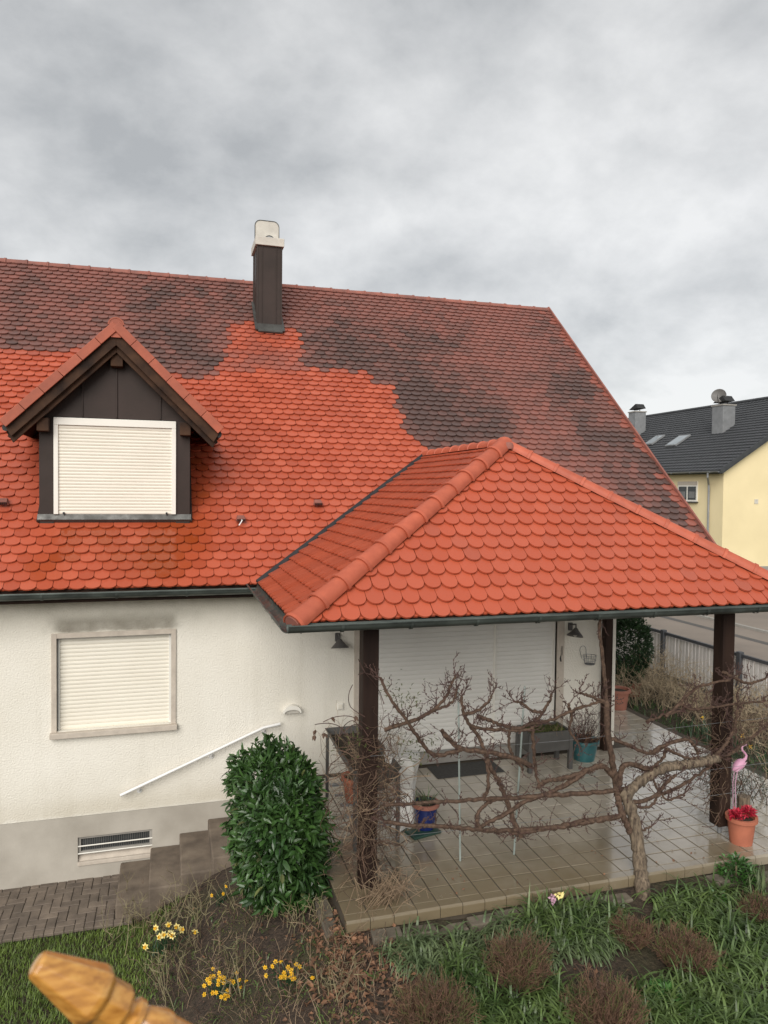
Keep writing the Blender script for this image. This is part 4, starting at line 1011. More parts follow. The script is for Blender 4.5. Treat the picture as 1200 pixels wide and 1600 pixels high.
for _ in range(420): mb.leaf(V((random.uniform(x0+.04, x1-.02), random.uniform(y0+.03, y1-.03), ZT+.51)), V((random.gauss(0, .7), random.gauss(0, .7), random.uniform(.2, 1))), V((0, 0, 1)), random.uniform(.03, .09), .02)
ob('moss_plants', mb, 'moss', gp); dry_stems(gp, (5.25, 9.25, ZT+.51), 16, .25, .4, 'straw', .0025)
# teal pot
c = V((5.86, 9.33, ZT)); tp = pot('teal_pot', c, .205, .15, .30, 'tealpot', 'wide glazed teal pot with dead brown stems at the wall', rim=.014)
dry_stems(tp, c+V((0, 0, .27)), 46, .52, .3, 'twig', .0045, 'dead_stems', .45, 3); dry_stems(tp, c+V((0, 0, .27)), 40, .2, .35, 'deadleaf', .004, 'dead_leaves', .8, 2)
# red flower pot by the right post
c = pY(1158, 1300, 6.61); c.z = ZT; rp = pot('flower_pot', c, .150, .118, .30, 'terracotta', 'bright terracotta pot of red blooms beside the canopy post')
for (dx, dy) in ((-.09, -.02), (.085, .0)):
    mb = MB()
    for _ in range(150):
        a = random.uniform(0, 2*PI); e = random.uniform(-.2, 1.2); dd = V((math.cos(a)*math.cos(e), math.sin(a)*math.cos(e), math.sin(e)))
        mb.leaf(c+V((dx, dy, .31))+dd*random.uniform(.02, .075), dd+V((random.gauss(0, .4), random.gauss(0, .4), random.gauss(0, .4))), V((0, 0, 1)), random.uniform(.03, .055), .028)
    ob('bloom', mb, 'red', rp)
# flamingo
c = V((6.45, 7.06, ZT)); fg = thing('flamingo', 'pink garden flamingo figure behind the red flower pot', 'ornament', c)
bp = pY(1153, 1196, c.y); hdp = pY(1168, 1170, c.y)
fm = MB(); vs = []
b0 = bp+V((-.075, 0, -.055)); b1 = bp+V((.085, 0, .055))
prof = [(0, .004), (.08, .022), (.25, .042), (.5, .056), (.75, .055), (.92, .038), (1, .02)]
fm.tube([lerp(b0, b1, t) for t, _ in prof], [r for _, r in prof], 12)
ob('body', fm, 'pink', fg, smooth=True)
nk = [b1+V((-.02, 0, -.01)), b1+V((.025, 0, .02)), b1+V((.035, 0, .055)), b1+V((.01, 0, .09)), b1+V((-.03, 0, .125)), b1+V((-.035, 0, .165)), b1+V((-.012, 0, .19))]
ob('neck', MB().tube(nk, [.024, .017, .014, .012, .012, .013, .016], 10), 'pink', fg, smooth=True)
hd_ = nk[-1]; ob('head', MB().tube([hd_+V((-.02, 0, .0)), hd_, hd_+V((.025, 0, .004)), hd_+V((.05, 0, -.008))], [.012, .022, .018, .006], 10), 'petal_lilac', fg, smooth=True)
ob('beak', MB().tube([hd_+V((.045, 0, -.004)), hd_+V((.07, 0, -.02)), hd_+V((.072, 0, -.04))], [.010, .008, .002], 8), 'black', fg)
for dy in (-.02, .02): ob('leg', MB().tube([bp+V((-.02, dy, -.04)), bp+V((-.05, dy, -.20)), V((bp.x-.03, c.y+dy, ZT))], .006, 6), 'petal_lilac', fg)
for k in range(5):
    a = lerp(b0, b1, .12+.15*k); ob('feather', MB().leaf(a+V((.05, -.045, .03)), V((-.08, -.004, -.05)), V((0, -1, 0)), .09, .028), 'petal_lilac', fg)
# support stakes
for (xb, yb_, xt, yt, lb) in ((719, 1345, 716, 1076, 'pale green vine stake beside the doormat, standing upright'), (803, 1335, 820, 1073, 'pale green vine stake leaning before the raised planter')):
    b = pZ(xb, yb_, ZT); tpp = pY(xt, yt, b.y+.05)
    tag(ob('plant_stake', MB().tube([b, lerp(b, tpp, .5), tpp, tpp+V((0, 0, .01))], [.011, .011, .011, .004], 8), 'pole', smooth=True), lb, 'stake', 'vine stakes on the terrace')
# large pots beyond the corner
c = V((7.84, 11.40, ZT)); t1 = pot('clay_pot', c, .20, .155, .36, 'terracotta_old', 'large empty clay pot on the terrace path beyond the house corner', rim=.025)
TC = pZ(988, 1085, 1.1)+V((.15, .2, 0)); TC.z = 1.0; c = TC; t2 = pot('topiary_pot', c, .17, .13, .30, 'terracotta_old', 'clay pot holding a round evergreen shrub at the end of the path')
def foliage_blob(mb, c, rx, ry, rz, n, ln, w, inner=.55, lump=.18, seed=0, upb=.3):
    c = V(c)
    for _ in range(n):
        d = V((random.gauss(0, 1), random.gauss(0, 1), random.gauss(0, 1))).normalized()
        r = random.uniform(inner, 1)**.6*(1+lump*noise.noise(d*2.2+V((seed, 0, 0))))
        p = c+V((d.x*rx, d.y*ry, d.z*rz))*r
        dd = (d+V((random.gauss(0, .6), random.gauss(0, .6), random.gauss(0, .5)+upb))).normalized()
        mb.leaf(p, dd, V((random.gauss(0, .3), random.gauss(0, .3), 1)), ln*random.uniform(.6, 1.2), w*random.uniform(.7, 1.2))
mb = MB(); foliage_blob(mb, TC+V((-.10, 0, .98)), .44, .42, .70, 4200, .085, .04)
ob('shrub_crown', mb, 'box', t2); ob('shrub_stem', MB().tube([TC+V((0, 0, .2)), TC+V((0, 0, .7))], .03, 8), 'bark', t2)

# ------------------------------------------------------------------ fence
fx, fz0, fz1 = 10.5, .92, 2.0
fe = thing('picket_fence', 'pale slatted garden fence with dark rails along the street', 'fence', (fx, 14, .8))
y = 9.6; sm_ = box((-.009, -.04, 0), (.009, .04, fz1-fz0-.08)).mesh('slat'); sm_.materials.append(M['fencewhite'])
while y < 24:
    inst('slat', sm_, Matrix.Translation((fx+.02, y, fz0+random.uniform(-.004, .004))) @ Matrix.Rotation(random.uniform(-.01, .01), 4, 'X'), fe); y += .105
for y in (9.1, 11.35, 13.6, 15.85, 18.1, 20.35, 22.6): ob('fence_post', box((fx-.06, y-.05, .6), (fx+.04, y+.05, fz1+.04)), 'fencedark', fe, bevel=.008)
ob('top_rail', box((fx-.03, 9.0, fz1-.06), (fx+.03, 24.2, fz1)), 'fencedark', fe); ob('bottom_rail', box((fx-.03, 9.0, fz0+.1), (fx+.006, 24.2, fz0+.16)), 'fencedark', fe)
ob('garden_wall', box((fx-.1, 5, .3), (fx+.1, 26, .90)), 'kerb', fe)

# ------------------------------------------------------------------ neighbour's house
nh = thing('yellow_house', 'yellow rendered house with dark grey tiled roof across the street', 'house', (29, 33, .7))
NX0, NY0, NHW, NLN = 29.1, 33.0, 7.2, 26.0
ez = pX(1075, 737, NX0-.5).z; nsl = .62
e_z = 6.35; rz_ = e_z+nsl*(NHW+.5)
w = MB(); z0 = .6; zA = e_z+.30
pts = [V((NX0, NY0, z0)), V((NX0+2*NHW, NY0, z0)), V((NX0+2*NHW, NY0, zA)), V((NX0+NHW, NY0, zA+nsl*NHW)), V((NX0, NY0, zA))]
w.prism(pts, (0, NLN, 0)); ob('wall', w, 'yellow', nh)
ob('plinth', box((NX0-.02, NY0-.02, z0-.2), (NX0+2*NHW+.02, NY0+NLN+.02, 1.05)), 'kerb', nh)
# roof: stepped rows of wavy tiles
ca = 1/math.sqrt(1+nsl*nsl); sa = nsl*ca; sl_len = (NHW+.5)/ca; rows = 26; ep = sl_len/rows
def wavy(side):
    mb = MB(); y0, y1 = NY0-.35, NY0+NLN+.35; cols = int((y1-y0)/.1); vs = []; fs = []
    ox = NX0-.5 if side < 0 else NX0+2*NHW+.5
    for i in range(rows):
        for (dv, dh) in ((0, .055), (ep*1.02, .012)):
            s_ = i*ep+dv
            for k in range(cols+1):
                y = y0+(y1-y0)*k/cols; h = dh+.022*math.sin(2*PI*y/.30)
                vs.append((ox-side*(s_*ca)+side*sa*h, y, e_z+s_*sa+ca*h))
    m = cols+1
    for i in range(rows):
        a = 2*i*m
        for k in range(cols): fs.append((a+k, a+k+1, a+m+k+1, a+m+k) if side > 0 else (a+k, a+m+k, a+m+k+1, a+k+1))
        if i:
            b = (2*i-1)*m
            for k in range(cols): fs.append((b+k, b+k+1, a+k+1, a+k))
    return mb.add(vs, fs)
def nslab(side):
    ox = NX0-.5 if side < 0 else NX0+2*NHW+.5; n_ = V((side*sa, 0, ca)); a = V((ox, NY0-.35, e_z)); b = V((ox, NY0+NLN+.35, e_z)); r1 = V((NX0+NHW, NY0+NLN+.35, rz_)); r0_ = V((NX0+NHW, NY0-.35, rz_))
    q = [a, r0_, r1, b]; q = q if n_.dot((q[1]-q[0]).cross(q[2]-q[0])) > 0 else list(reversed(q)); return MB().prism([p-n_*.01 for p in q], -n_*.2)
nroof = ob('roof', nslab(-1), 'slate', nh); ob('roof_slope', nslab(1), 'slate', nh)
ob('roof_tiles', wavy(-1), 'slate', nroof, smooth=False, kind='stuff'); ob('roof_tiles', wavy(1), 'slate', nroof, kind='stuff')
ob('ridge', MB().tube([(NX0+NHW, NY0-.35, rz_+.05), (NX0+NHW, NY0+NLN+.35, rz_+.05)], .12, 8), 'slate', nroof)
ob('verge_trim', MB().prism([V((NX0-.55, NY0-.37, e_z-.18)), V((NX0+NHW, NY0-.37, rz_-.14)), V((NX0+NHW, NY0-.37, rz_+.08)), V((NX0-.55, NY0-.37, e_z+.06))], (0, .06, 0)), 'slate', nroof)
ob('gutter', gutter_mesh((NX0-.58, NY0+NLN, e_z-.02), (NX0-.58, NY0-.3, e_z-.02), V((-1, 0, 0)), .09), 'zinc', nh)
dpp = pX(1160-40, 760, NX0-.1)
ob('downpipe', MB().tube([(NX0-.58, NY0+.55, e_z-.08), (NX0-.58, NY0+.55, e_z-.35), (NX0-.12, NY0+1.0, e_z-.75), (NX0-.10, NY0+1.0, e_z-1.0), (NX0-.10, NY0+1.0, .9)], .055, 8), 'zinc', nh, smooth=True)
# window in the side wall
wa, wb_ = pX(1091, 752, NX0), pX(1060, 783, NX0)
wy0, wy1, wz1, wz0 = wa.y, wb_.y, wa.z, wb_.z
wn = ob('window', box((NX0-.06, wy0, wz0), (NX0+.02, wy1, wz1)), 'frame_white', nh)
zt_ = wz1-.24
ob('shutter_case', box((NX0-.085, wy0+.002, zt_+.02), (NX0-.06, wy1-.002, wz1-.002)), 'stone_trim', wn)
ob('sill', box((NX0-.16, wy0-.05, wz0-.07), (NX0-.0, wy1+.05, wz0-.003)), 'flash', wn)
mid = (wy0+wy1)/2
for a, b in ((wy0+.10, mid-.06), (mid+.06, wy1-.10)):
    pn = ob('pane', box((NX0-.075, a, wz0+.10), (NX0-.061, b, zt_-.06)), 'glass', wn)
    ob('curtain', box((NX0-.080, a+.08, wz0+.2), (NX0-.0755, b-.08, zt_-.35)), 'curtain', wn)
ob('wall_vent', box((NX0+2.1, NY0-.03, 4.55), (NX0+2.35, NY0, 4.8)), 'concrete', nh)
for k in range(12): ob('gutter_bracket', box((NX0-.68, NY0+.3+k*1.6, e_z-.12), (NX0-.48, NY0+.33+k*1.6, e_z-.01)), 'zinc', nh)
# skylights, chimneys, dish
nrmL = V((-sa, 0, ca)); upN = V((ca, 0, sa))
def on_roof(x, y):
    o = V((NX0-.5, NY0, e_z)); v = ray(x, y); return CAM+v*((o-CAM).dot(nrmL)/v.dot(nrmL))
for (x, y, ln, wd, op) in ((1023, 690, 1.25, .95, 0), (1060, 691, 1.35, 1.1, 1)):
    p = on_roof(x, y); m = frameM(p+nrmL*.06, V((0, 1, 0)), upN, nrmL*1)
    m = frameM(p+nrmL*.06, V((0, -1, 0)), upN, nrmL)
    sk = ob('skylight', MB().box((-wd/2, -ln/2, 0), (wd/2, ln/2, .10), m), 'zinc', nroof)
    ob('pane', MB().box((-wd/2+.1, -ln/2+.1, .095), (wd/2-.1, ln/2-.12, .112), m), 'glass_sky', nroof)
for (x, yb_, yt, wd) in ((995, 680, 645, .85), (1130, 672, 635, .95)):
    p = on_roof(x, yb_); v = ray(x, yt); z = CAM.z+v.z*((p.x-CAM.x)/v.x)
    c_ = ob('chimney', box((p.x-.45, p.y-wd/2, p.z-.4), (p.x+.45, p.y+wd/2, z)), 'zinc', nroof, bevel=.01)
    ob('chimney_top', box((p.x-.5, p.y-wd/2-.05, z), (p.x+.5, p.y+wd/2+.05, z+.08)), 'kerb', nroof)
    hm = MB(); hm.prism([V((p.x-.35, p.y-.55, z+.28)), V((p.x-.35, p.y+.55, z+.24)), V((p.x-.35, p.y-.25, z+.62))][::-1], (.7, 0, 0)); hm.tube([(p.x, p.y-.3, z+.05), (p.x, p.y-.3, z+.35)], .03, 5); hm.tube([(p.x, p.y+.3, z+.05), (p.x, p.y+.3, z+.3)], .03, 5)
    ob('cowl', hm, 'black', nroof)
    if x > 1100: pd = V((p.x-.1, p.y+.3, z))
dc = pX(1123, 618, pd.x-.3); dsh = thing('satellite_dish', 'grey satellite dish on a mast by the chimney of the yellow house', 'dish', (dc.x, dc.y, rz_-1))
dn = (CAM-dc); dn = V((-.75, -.65, .25)).normalized(); q_ = dn.to_track_quat('Z', 'Y').to_matrix().to_4x4(); m = Matrix.Translation(dc) @ q_
ob('dish', MB().lathe([(.001, -.10), (.2, -.085), (.36, -.03), (.43, .0), (.44, -.01), (.36, -.045), (.2, -.10), (.001, -.115)], n=24, mat=m), 'lamp', dsh, smooth=True)
ob('feed_arm', MB().tube([m @ V((0, -.40, 0)), m @ V((0, -.25, .45)), m @ V((0, -.12, .5))], .025, 6), 'lamp', dsh)
ob('mast', MB().tube([dc+V((.12, .1, .1)), (dc.x+.12, dc.y+.1, rz_-1.6)], .035, 8), 'zinc', dsh)

# ------------------------------------------------------------------ planting
def gpx(x, y):
    z = .5
    for _ in range(25):
        p = pZ(x, y, z); z = lerp(z, gh(p.x, p.y), .6)
    return V((p.x, p.y, gh(p.x, p.y)))
# laurel hedge
hg = thing('laurel_hedge', 'clipped dark green laurel hedge between the steps and the terrace', 'hedge', (1.12, 7.8, .6))
hb_ = (.76, 1.46, 6.92, 8.72)
mb = MB(); n_l = 0
def hedge_top(y): return 2.02+.0*(y)
HC, HR = V((1.12, 7.80, 1.47)), V((.40, .95, .52))
def hedge_r(d):                      # superellipsoid radius in direction d (unit scaled space)
    n_ = 4.2; return (abs(d.x)**n_+abs(d.y)**n_+abs(d.z)**n_)**(-1/n_)
while n_l < 7200:
    d = V((random.uniform(-1, 1), random.uniform(-1, 1), random.uniform(-1, 1)))
    if d.length < .1: continue
    d.normalize(); r_ = hedge_r(d)*random.uniform(.80, 1.0); p = HC+V((d.x*HR.x, d.y*HR.y, d.z*HR.z))*r_
    p.z += .16*(7.8-p.y)*(-.25)*(1 if d.z < 0 else .1)
    bul = .13*noise.noise(p*2.6)+.08*noise.noise(p*6)
    on = V((d.x/HR.x, d.y/HR.y*.6, d.z/HR.z)).normalized(); p = p+on*bul
    for _ in range(3):
        dd = (on*.55+V((random.gauss(0, .6), random.gauss(0, .6), random.gauss(-.30 if d.z < .6 else .25, .55)))).normalized()
        mb.leaf6(p+dd*random.uniform(0, .03), dd, on+V((random.gauss(0, .4), random.gauss(0, .4), .5)), random.uniform(.085, .15), random.uniform(.034, .050)); n_l += 1
for _ in range(70):                   # stray shoots
    a = random.uniform(0, 2*PI); p = HC+V((math.cos(a)*HR.x*.8*random.random(), math.sin(a)*HR.y*.85, HR.z*.97))
    for k in range(5): mb.leaf(p+V((random.gauss(0, .015), random.gauss(0, .015), .03*k)), V((random.gauss(0, .6), random.gauss(0, .6), .8)), V((0, 0, 1)), random.uniform(.07, .12), .036)
ob('foliage', mb, 'laurel', hg)
yl = MB()
for _ in range(70):
    d = V((random.gauss(0, 1), random.gauss(0, 1), random.gauss(0, 1))).normalized(); p = HC+V((d.x*HR.x, d.y*HR.y, d.z*HR.z))*hedge_r(d)*1.03
    yl.leaf6(p, d+V((random.gauss(0, .6), random.gauss(0, .6), random.gauss(0, .6))), V((0, 0, 1)), random.uniform(.08, .13), .042)
ob('yellowed_leaves', yl, 'moss', hg, kind='stuff')
st_ = MB()
for k in range(9): x, y = random.uniform(1.0, 1.2), 7.15+k*.17; st_.tube([(x, y, gh(x, y)-.05), (x+random.gauss(0, .05), y, 1.1), (x+random.gauss(0, .05), y, 1.6)], [.02, .015, .008], 6)
ob('branches', st_, 'bark', hg)

# ---- grape vine: traced limbs on the trellis plane in front of the terrace
vine = thing('grape_vine', 'gnarled bare espaliered grape vine spreading across the terrace front', 'vine', gpx(1003, 1402))
VY = 6.52
def vp(x, y, base=None):
    Y = VY+.10*noise.noise(V((x*.012, y*.012, 4)))+(0 if y < 1290 else -.0031*(y-1290))
    return pY(x, y, Y)
def smooth_path(pts, k=4):
    out_ = []
    for i in range(len(pts)-1):
        p0 = pts[max(i-1, 0)]; p1 = pts[i]; p2 = pts[i+1]; p3 = pts[min(i+2, len(pts)-1)]
        for j in range(k):
            t = j/k; out_.append(.5*((2*p1)+(-p0+p2)*t+(2*p0-5*p1+4*p2-p3)*t*t+(-p0+3*p1-3*p2+p3)*t*t*t))
    return out_+[pts[-1]]
PXM = 1/150.0
twg = MB()
def twig(p, d, ln, r, depth):
    n = 4; pts = [p]; q = p.copy(); d = d.normalized()
    for i in range(n):
        d = (d+V((random.gauss(0, .28), random.gauss(0, .18), random.gauss(.06, .25)))).normalized(); q = q+d*(ln/n); pts.append(q.copy())
    twg.tube(pts, [r*(1-.16*i) for i in range(n+1)], 5, True)
    for i in range(1, n+1):               # nodes
        if random.random() < .6: twg.tube([pts[i]-d*.004, pts[i]+V((random.gauss(0, .006), random.gauss(0, .006), .010))], [r*1.3, r*.7], 4)
    if depth > 0:
        for _ in range(random.randint(1, 3)):
            k = random.randint(1, n); dd = d+V((random.gauss(0, .8), random.gauss(0, .35), random.gauss(.1, .7)))
            twig(pts[k], dd, ln*random.uniform(.35, .65), r*.66, depth-1)
LIMBS = [  # (radius px start, end, twig density, name, points)
 (12.5, 8, 0.05, 'trunk', [(1010, 1440), (1007, 1410), (1002, 1370), (998, 1331), (991, 1284), (981, 1252), (972, 1236)]),
 (5.2, 4.6, .15, 'trunk', [(984, 1300), (976, 1280), (967, 1255), (963, 1230), (957, 1190), (949, 1140), (948, 1096)]),
 (3.8, 2.4, .25, 'trunk', [(949, 1140), (947, 1096), (944, 1049), (938, 1002), (937, 962)]),
 (8, 7, .5, 'arm', [(976, 1248), (993, 1227), (1015, 1211), (1040, 1199), (1071, 1195), (1099, 1190), (1125, 1183)]),
 (4.5, 3.5, .6, 'arm', [(968, 1230), (970, 1205), (980, 1194), (1002, 1198), (1028, 1206)]),
 (4.5, 3, .5, 'arm', [(962, 1218), (949, 1203), (937, 1196), (915, 1205), (887, 1215), (863, 1218), (847, 1223), (842, 1229)]),
 (4, 3, .4, 'arm', [(943, 1198), (920, 1203), (883, 1227), (847, 1243), (827, 1250), (787, 1272), (760, 1287), (747, 1294)]),
 (4, 2.6, .25, 'arm', [(978, 1234), (934, 1238), (877, 1242), (847, 1243), (807, 1247), (760, 1248), (713, 1252), (680, 1253), (640, 1256), (600, 1258)]),
 (4.2, 3, 1.0, 'arm', [(974, 1274), (934, 1282), (902, 1287), (871, 1293), (840, 1295), (807, 1297), (773, 1298), (733, 1295), (700, 1292), (667, 1290), (640, 1290), (600, 1283)]),
 (3, 2.6, .8, 'arm', [(960, 1276), (920, 1281), (880, 1289), (840, 1298), (800, 1303)]),
 (3.2, 2.6, .2, 'branch', [(747, 1293), (746, 1273), (758, 1258), (773, 1250), (800, 1244)]),
 (4.2, 2.4, .8, 'branch', [(815, 1309), (803, 1283), (790, 1247), (780, 1223), (767, 1200), (759, 1177), (747, 1150), (732, 1130), (724, 1112), (721, 1089)]),
 (3.2, 2.2, .6, 'branch', [(755, 1250), (763, 1230), (763, 1207), (758, 1180)]),
 (4.4, 2.6, .7, 'branch', [(830, 1197), (802, 1184), (767, 1176), (725, 1171), (704, 1159), (690, 1141), (700, 1152), (712, 1162)]),
 (3.6, 2.2, .9, 'branch', [(721, 1171), (690, 1180), (672, 1176), (650, 1148), (634, 1124), (613, 1096), (594, 1060)]),
 (3.4, 1.8, 1.1, 'branch', [(600, 1140), (648, 1125), (676, 1110), (697, 1089), (704, 1071), (712, 1057)]),
 (2.6, 1.6, 1.2, 'branch', [(676, 1110), (690, 1106), (708, 1095), (714, 1080)]),
 (3, 1.6, 1.2, 'branch', [(725, 1117), (746, 1110), (763, 1096), (768, 1088)]),
 (3.4, 2, 1.1, 'branch', [(747, 1120), (765, 1126), (781, 1132), (805, 1138), (830, 1131), (847, 1114), (858, 1096), (862, 1085)]),
 (3, 2, .9, 'branch', [(735, 1135), (760, 1139), (790, 1141), (815, 1141), (836, 1136)]),
 (2.6, 1.6, 1.3, 'branch', [(847, 1114), (830, 1110), (816, 1099), (805, 1096)]),
 (2.8, 2.2, 1.0, 'branch', [(830, 1131), (865, 1124), (900, 1108), (925, 1100), (944, 1096)]),
 (2.8, 2, .4, 'branch', [(795, 1142), (796, 1165), (803, 1183), (818, 1203)]),
 (2.8, 2.2, .6, 'branch', [(832, 1138), (834, 1173), (837, 1208), (844, 1230)]),
 (2.4, 1.6, 1.0, 'branch', [(888, 1100), (893, 1120), (890, 1140), (902, 1160)]),
 (3, 1.6, 1.3, 'branch', [(944, 1098), (928, 1090), (915, 1085), (905, 1083)]),
 (3, 2.2, .8, 'branch', [(953, 1154), (977, 1162), (996, 1171), (1015, 1178), (1030, 1174)]),
 (3.4, 2.2, .8, 'branch', [(1015, 1178), (1040, 1164), (1071, 1155), (1084, 1164), (1090, 1178)]),
 (2.6, 2, .8, 'branch', [(1042, 1168), (1034, 1187), (1018, 1199)]),
 (2.6, 1.8, .7, 'branch', [(1045, 1171), (1070, 1183), (1088, 1186)]),
 (3.4, 2.4, .8, 'branch', [(974, 1246), (996, 1253), (1024, 1243), (1043, 1221), (1056, 1211)]),
 (2.8, 2, .7, 'branch', [(1024, 1245), (1065, 1227), (1102, 1203), (1115, 1192)]),
 (2.4, 1.6, 1.2, 'branch', [(985, 1258), (1005, 1262), (1022, 1256), (1030, 1240), (1045, 1250), (1070, 1240)]),
 (2.4, 1.4, 1.4, 'branch', [(990, 1290), (1005, 1296), (1018, 1291)]),
 (2.4, 1.4, 1.0, 'branch', [(1031, 1240), (1022, 1222), (1018, 1212)]),
 (3, 1.8, 1.2, 'branch', [(1115, 1184), (1132, 1165), (1146, 1140), (1152, 1110)]),
 (3, 1.8, 1.2, 'branch', [(1112, 1188), (1140, 1178), (1165, 1160), (1190, 1140)]),
 (3, 1.8, 1.2, 'branch', [(1040, 1120), (1062, 1100), (1075, 1085), (1100, 1070), (1140, 1062)]),
 (2.8, 1.6, 1.2, 'branch', [(1062, 1100), (1080, 1108), (1105, 1106), (1150, 1100), (1190, 1096)]),
 (2.8, 1.6, 1.0, 'branch', [(1130, 1050), (1150, 1060), (1170, 1068), (1196, 1060)]),
 (2.6, 1.4, .8, 'branch', [(1010, 1128), (1035, 1118), (1060, 1112)]),
]
for (ra, rb_, den, nm_, pts) in LIMBS:
    P3 = [vp(*q) for q in pts]; sp_ = smooth_path(P3, 7)
    n = len(sp_); wob = random.uniform(0, 50)
    d_ = [(q-CAM).dot(fw) for q in sp_]
    rr = [lerp(ra, rb_, i/(n-1))*d_[i]/F*(1+.26*noise.noise(V((i*.55, wob, 0)))+.14*noise.noise(V((i*1.9, wob, 5)))) for i in range(n)]
    if nm_ == 'trunk' and ra > 8: rr = [q*(1+.7*math.exp(-(i/5)**2)) for i, q in enumerate(rr)]
    jit = [q+V((noise.noise(V((i*.7, wob, 1))), noise.noise(V((i*.7, wob, 2))), noise.noise(V((i*.7, wob, 3)))))*.016 for i, q in enumerate(sp_)]
    mt = 'bark' if ra > 7 else 'vinewood'
    if nm_ != 'trunk' and ra < 7: rr = [q*1.0 for q in rr]
    ob(nm_, MB().tube(jit, rr, 10 if ra > 5 else 7), mt, vine, smooth=True)
    ln_tot = sum((sp_[i+1]-sp_[i]).length for i in range(n-1)); cnt = int(ln_tot*den*21)
    for _ in range(cnt):
        i = random.randint(1, n-1); d = V((random.gauss(0, .8), random.gauss(0, .35), random.gauss(.35, .8)))
        twig(sp_[i], d, random.uniform(.05, .20), random.uniform(.0035, .0058), 1 if random.random() < .6 else 2)
    if den > .5:
        dd = (sp_[-1]-sp_[-3]).normalized()
        for _ in range(3): twig(sp_[-1], dd+V((random.gauss(0, .5), random.gauss(0, .2), random.gauss(.1, .5))), random.uniform(.10, .2), .0055, 2)
ob('twigs', twg, 'twig', vine, kind='stuff')
# trellis wires
tw = thing('trellis_wire', 'thin wires strung between the canopy posts carrying the vine', 'wire', (PLX, PYY-.09, 2))
for z in (1.62, 1.92, 2.45): ob('wire', MB().tube([(PLX, PYY-.085, z), (4, PYY-.12, z-.02), (PRX, PYY-.085, z), (7.6, PYY-.1, z+.01)], .0022, 4), 'zinc', tw)

# ---- dry climbers round the posts
def climber(name, label, cx_, cy_, z0, z1, n, mat, mat2, spread, leaves):
    t = thing(name, label, 'climber', (cx_, cy_, z0)); A = MB(); B = MB()
    for k in range(n):
        z = random.uniform(z0, z1) if random.random() < .45 else min(z1, max(z0, random.gauss(2.0, .28))); a = random.uniform(0, 2*PI); r = .09+random.random()*spread(z)*.5
        p = V((cx_+r*math.cos(a), cy_-.06+r*math.sin(a)*.6, z)); d = V((random.gauss(0, 1), random.gauss(0, .5), random.gauss(-.1, .9))).normalized()
        ln = random.uniform(.15, .6); seg = 7; pts = [p.copy()]
        for i in range(seg):
            pull = V((cx_-p.x, cy_-.1-p.y, 0)); dist = math.hypot(pull.x, pull.y)
            d = (d+V((random.gauss(0, .35), random.gauss(0, .3), random.gauss(-.05, .35)))+pull*(.5*max(0, dist-spread(p.z)*.7)*4)).normalized(); p = p+d*ln/seg
            if p.z < z0: p.z = z0+.01
            pts.append(p.copy())
        if any(1139 < proj(q)[0] < 1190 and 1160 < proj(q)[1] < 1330 for q in pts): continue
        (A if random.random() < .74 else B).tube(smooth_path(pts, 2), random.choice((.0012, .0015, .0018, .0018, .0022, .0022, .0045)), 4, False)
    ob('stems', A, mat, t, kind='stuff'); ob('dry_stems', B, mat2, t, kind='stuff')
    C_ = MB()
    for (x, y, z, s_, cnt) in leaves:
        for _ in range(cnt): C_.leaf(V((random.gauss(x, s_), random.gauss(y, s_*.5), random.gauss(z, s_))), V((random.gauss(0, 1), random.gauss(0, 1), random.gauss(0, .8))), V((0, 0, 1)), random.uniform(.03, .06), .014)
    if leaves: ob('green_leaves', C_, 'moss', t)
    return t
def spL(z): return lerp(.12, .42, sstep(ZT, ZT+.5, z))*lerp(1, .75, sstep(2.35, 2.75, z))*(1 if z < 2.7 else .7)
lp = [pY(x, y, 6.7) for x, y in ((640, 1100), (665, 1165), (560, 1160), (615, 1085), (635, 1170))]
climber('dry_clematis', 'tangled leafless climber swallowing the canopy post by the plant stand', PLX+.02, PYY, ZT+.0, 2.66, 600, 'drybrown', 'straw', spL, [(p.x, p.y, p.z, .09, 45) for p in lp])
def spR(z): return .14+.36*math.exp(-((z-1.95)/.5)**2)
climber('dry_creeper', 'leafless creeper bundled round the canopy post above the red flowers', PRX+.10, PYY, ZT+.12, 2.6, 620, 'drybrown', 'straw', spR, [])
# dry stalks hanging out to the left of the left post and at its foot
tf = thing('dry_grass_tuft', 'straw-coloured dry grass tuft at the foot of the overgrown post', 'grass', (PLX+.1, 6.55, ZT))
mb = MB()
for _ in range(90):
    a = random.uniform(0, 2*PI); p = V((PLX+.05+random.gauss(0, .13), 6.55+random.gauss(0, .10), ZT)); d = V((random.gauss(.2, .5), random.gauss(-.4, .4), 1)).normalized(); q = p+d*random.uniform(.15, .38); q2 = q+V((random.gauss(.05, .08), random.gauss(-.05, .06), random.uniform(-.12, .1)))
    mb.tube([p, q, q2], [.0035, .003, .0015], 4, False)
ob('stalks', mb, 'straw', tf)
lt = MB(); lh = thing('hanging_tendrils', 'few curled dead tendrils reaching from the post toward the wall switch', 'climber', (1.6, 6.8, 2.2))
for (pts) in ([(575, 1135), (550, 1120), (525, 1120), (505, 1128)], [(570, 1120), (548, 1105), (545, 1085), (551, 1070)], [(575, 1150), (560, 1132), (540, 1140), (520, 1165)], [(600, 1100), (590, 1075), (570, 1050), (560, 1030)], [(580, 1160), (545, 1150), (530, 1135), (512, 1130), (492, 1132)], [(565, 1140), (552, 1126), (538, 1134), (530, 1150)]):
    lt.tube(smooth_path([pY(x, y, 6.75+random.gauss(0, .05)) for x, y in pts], 4), [.006]+[.004]*(4*(len(pts)-1)), 5)
ob('tendrils', lt, 'twig', lh)
dl = MB()
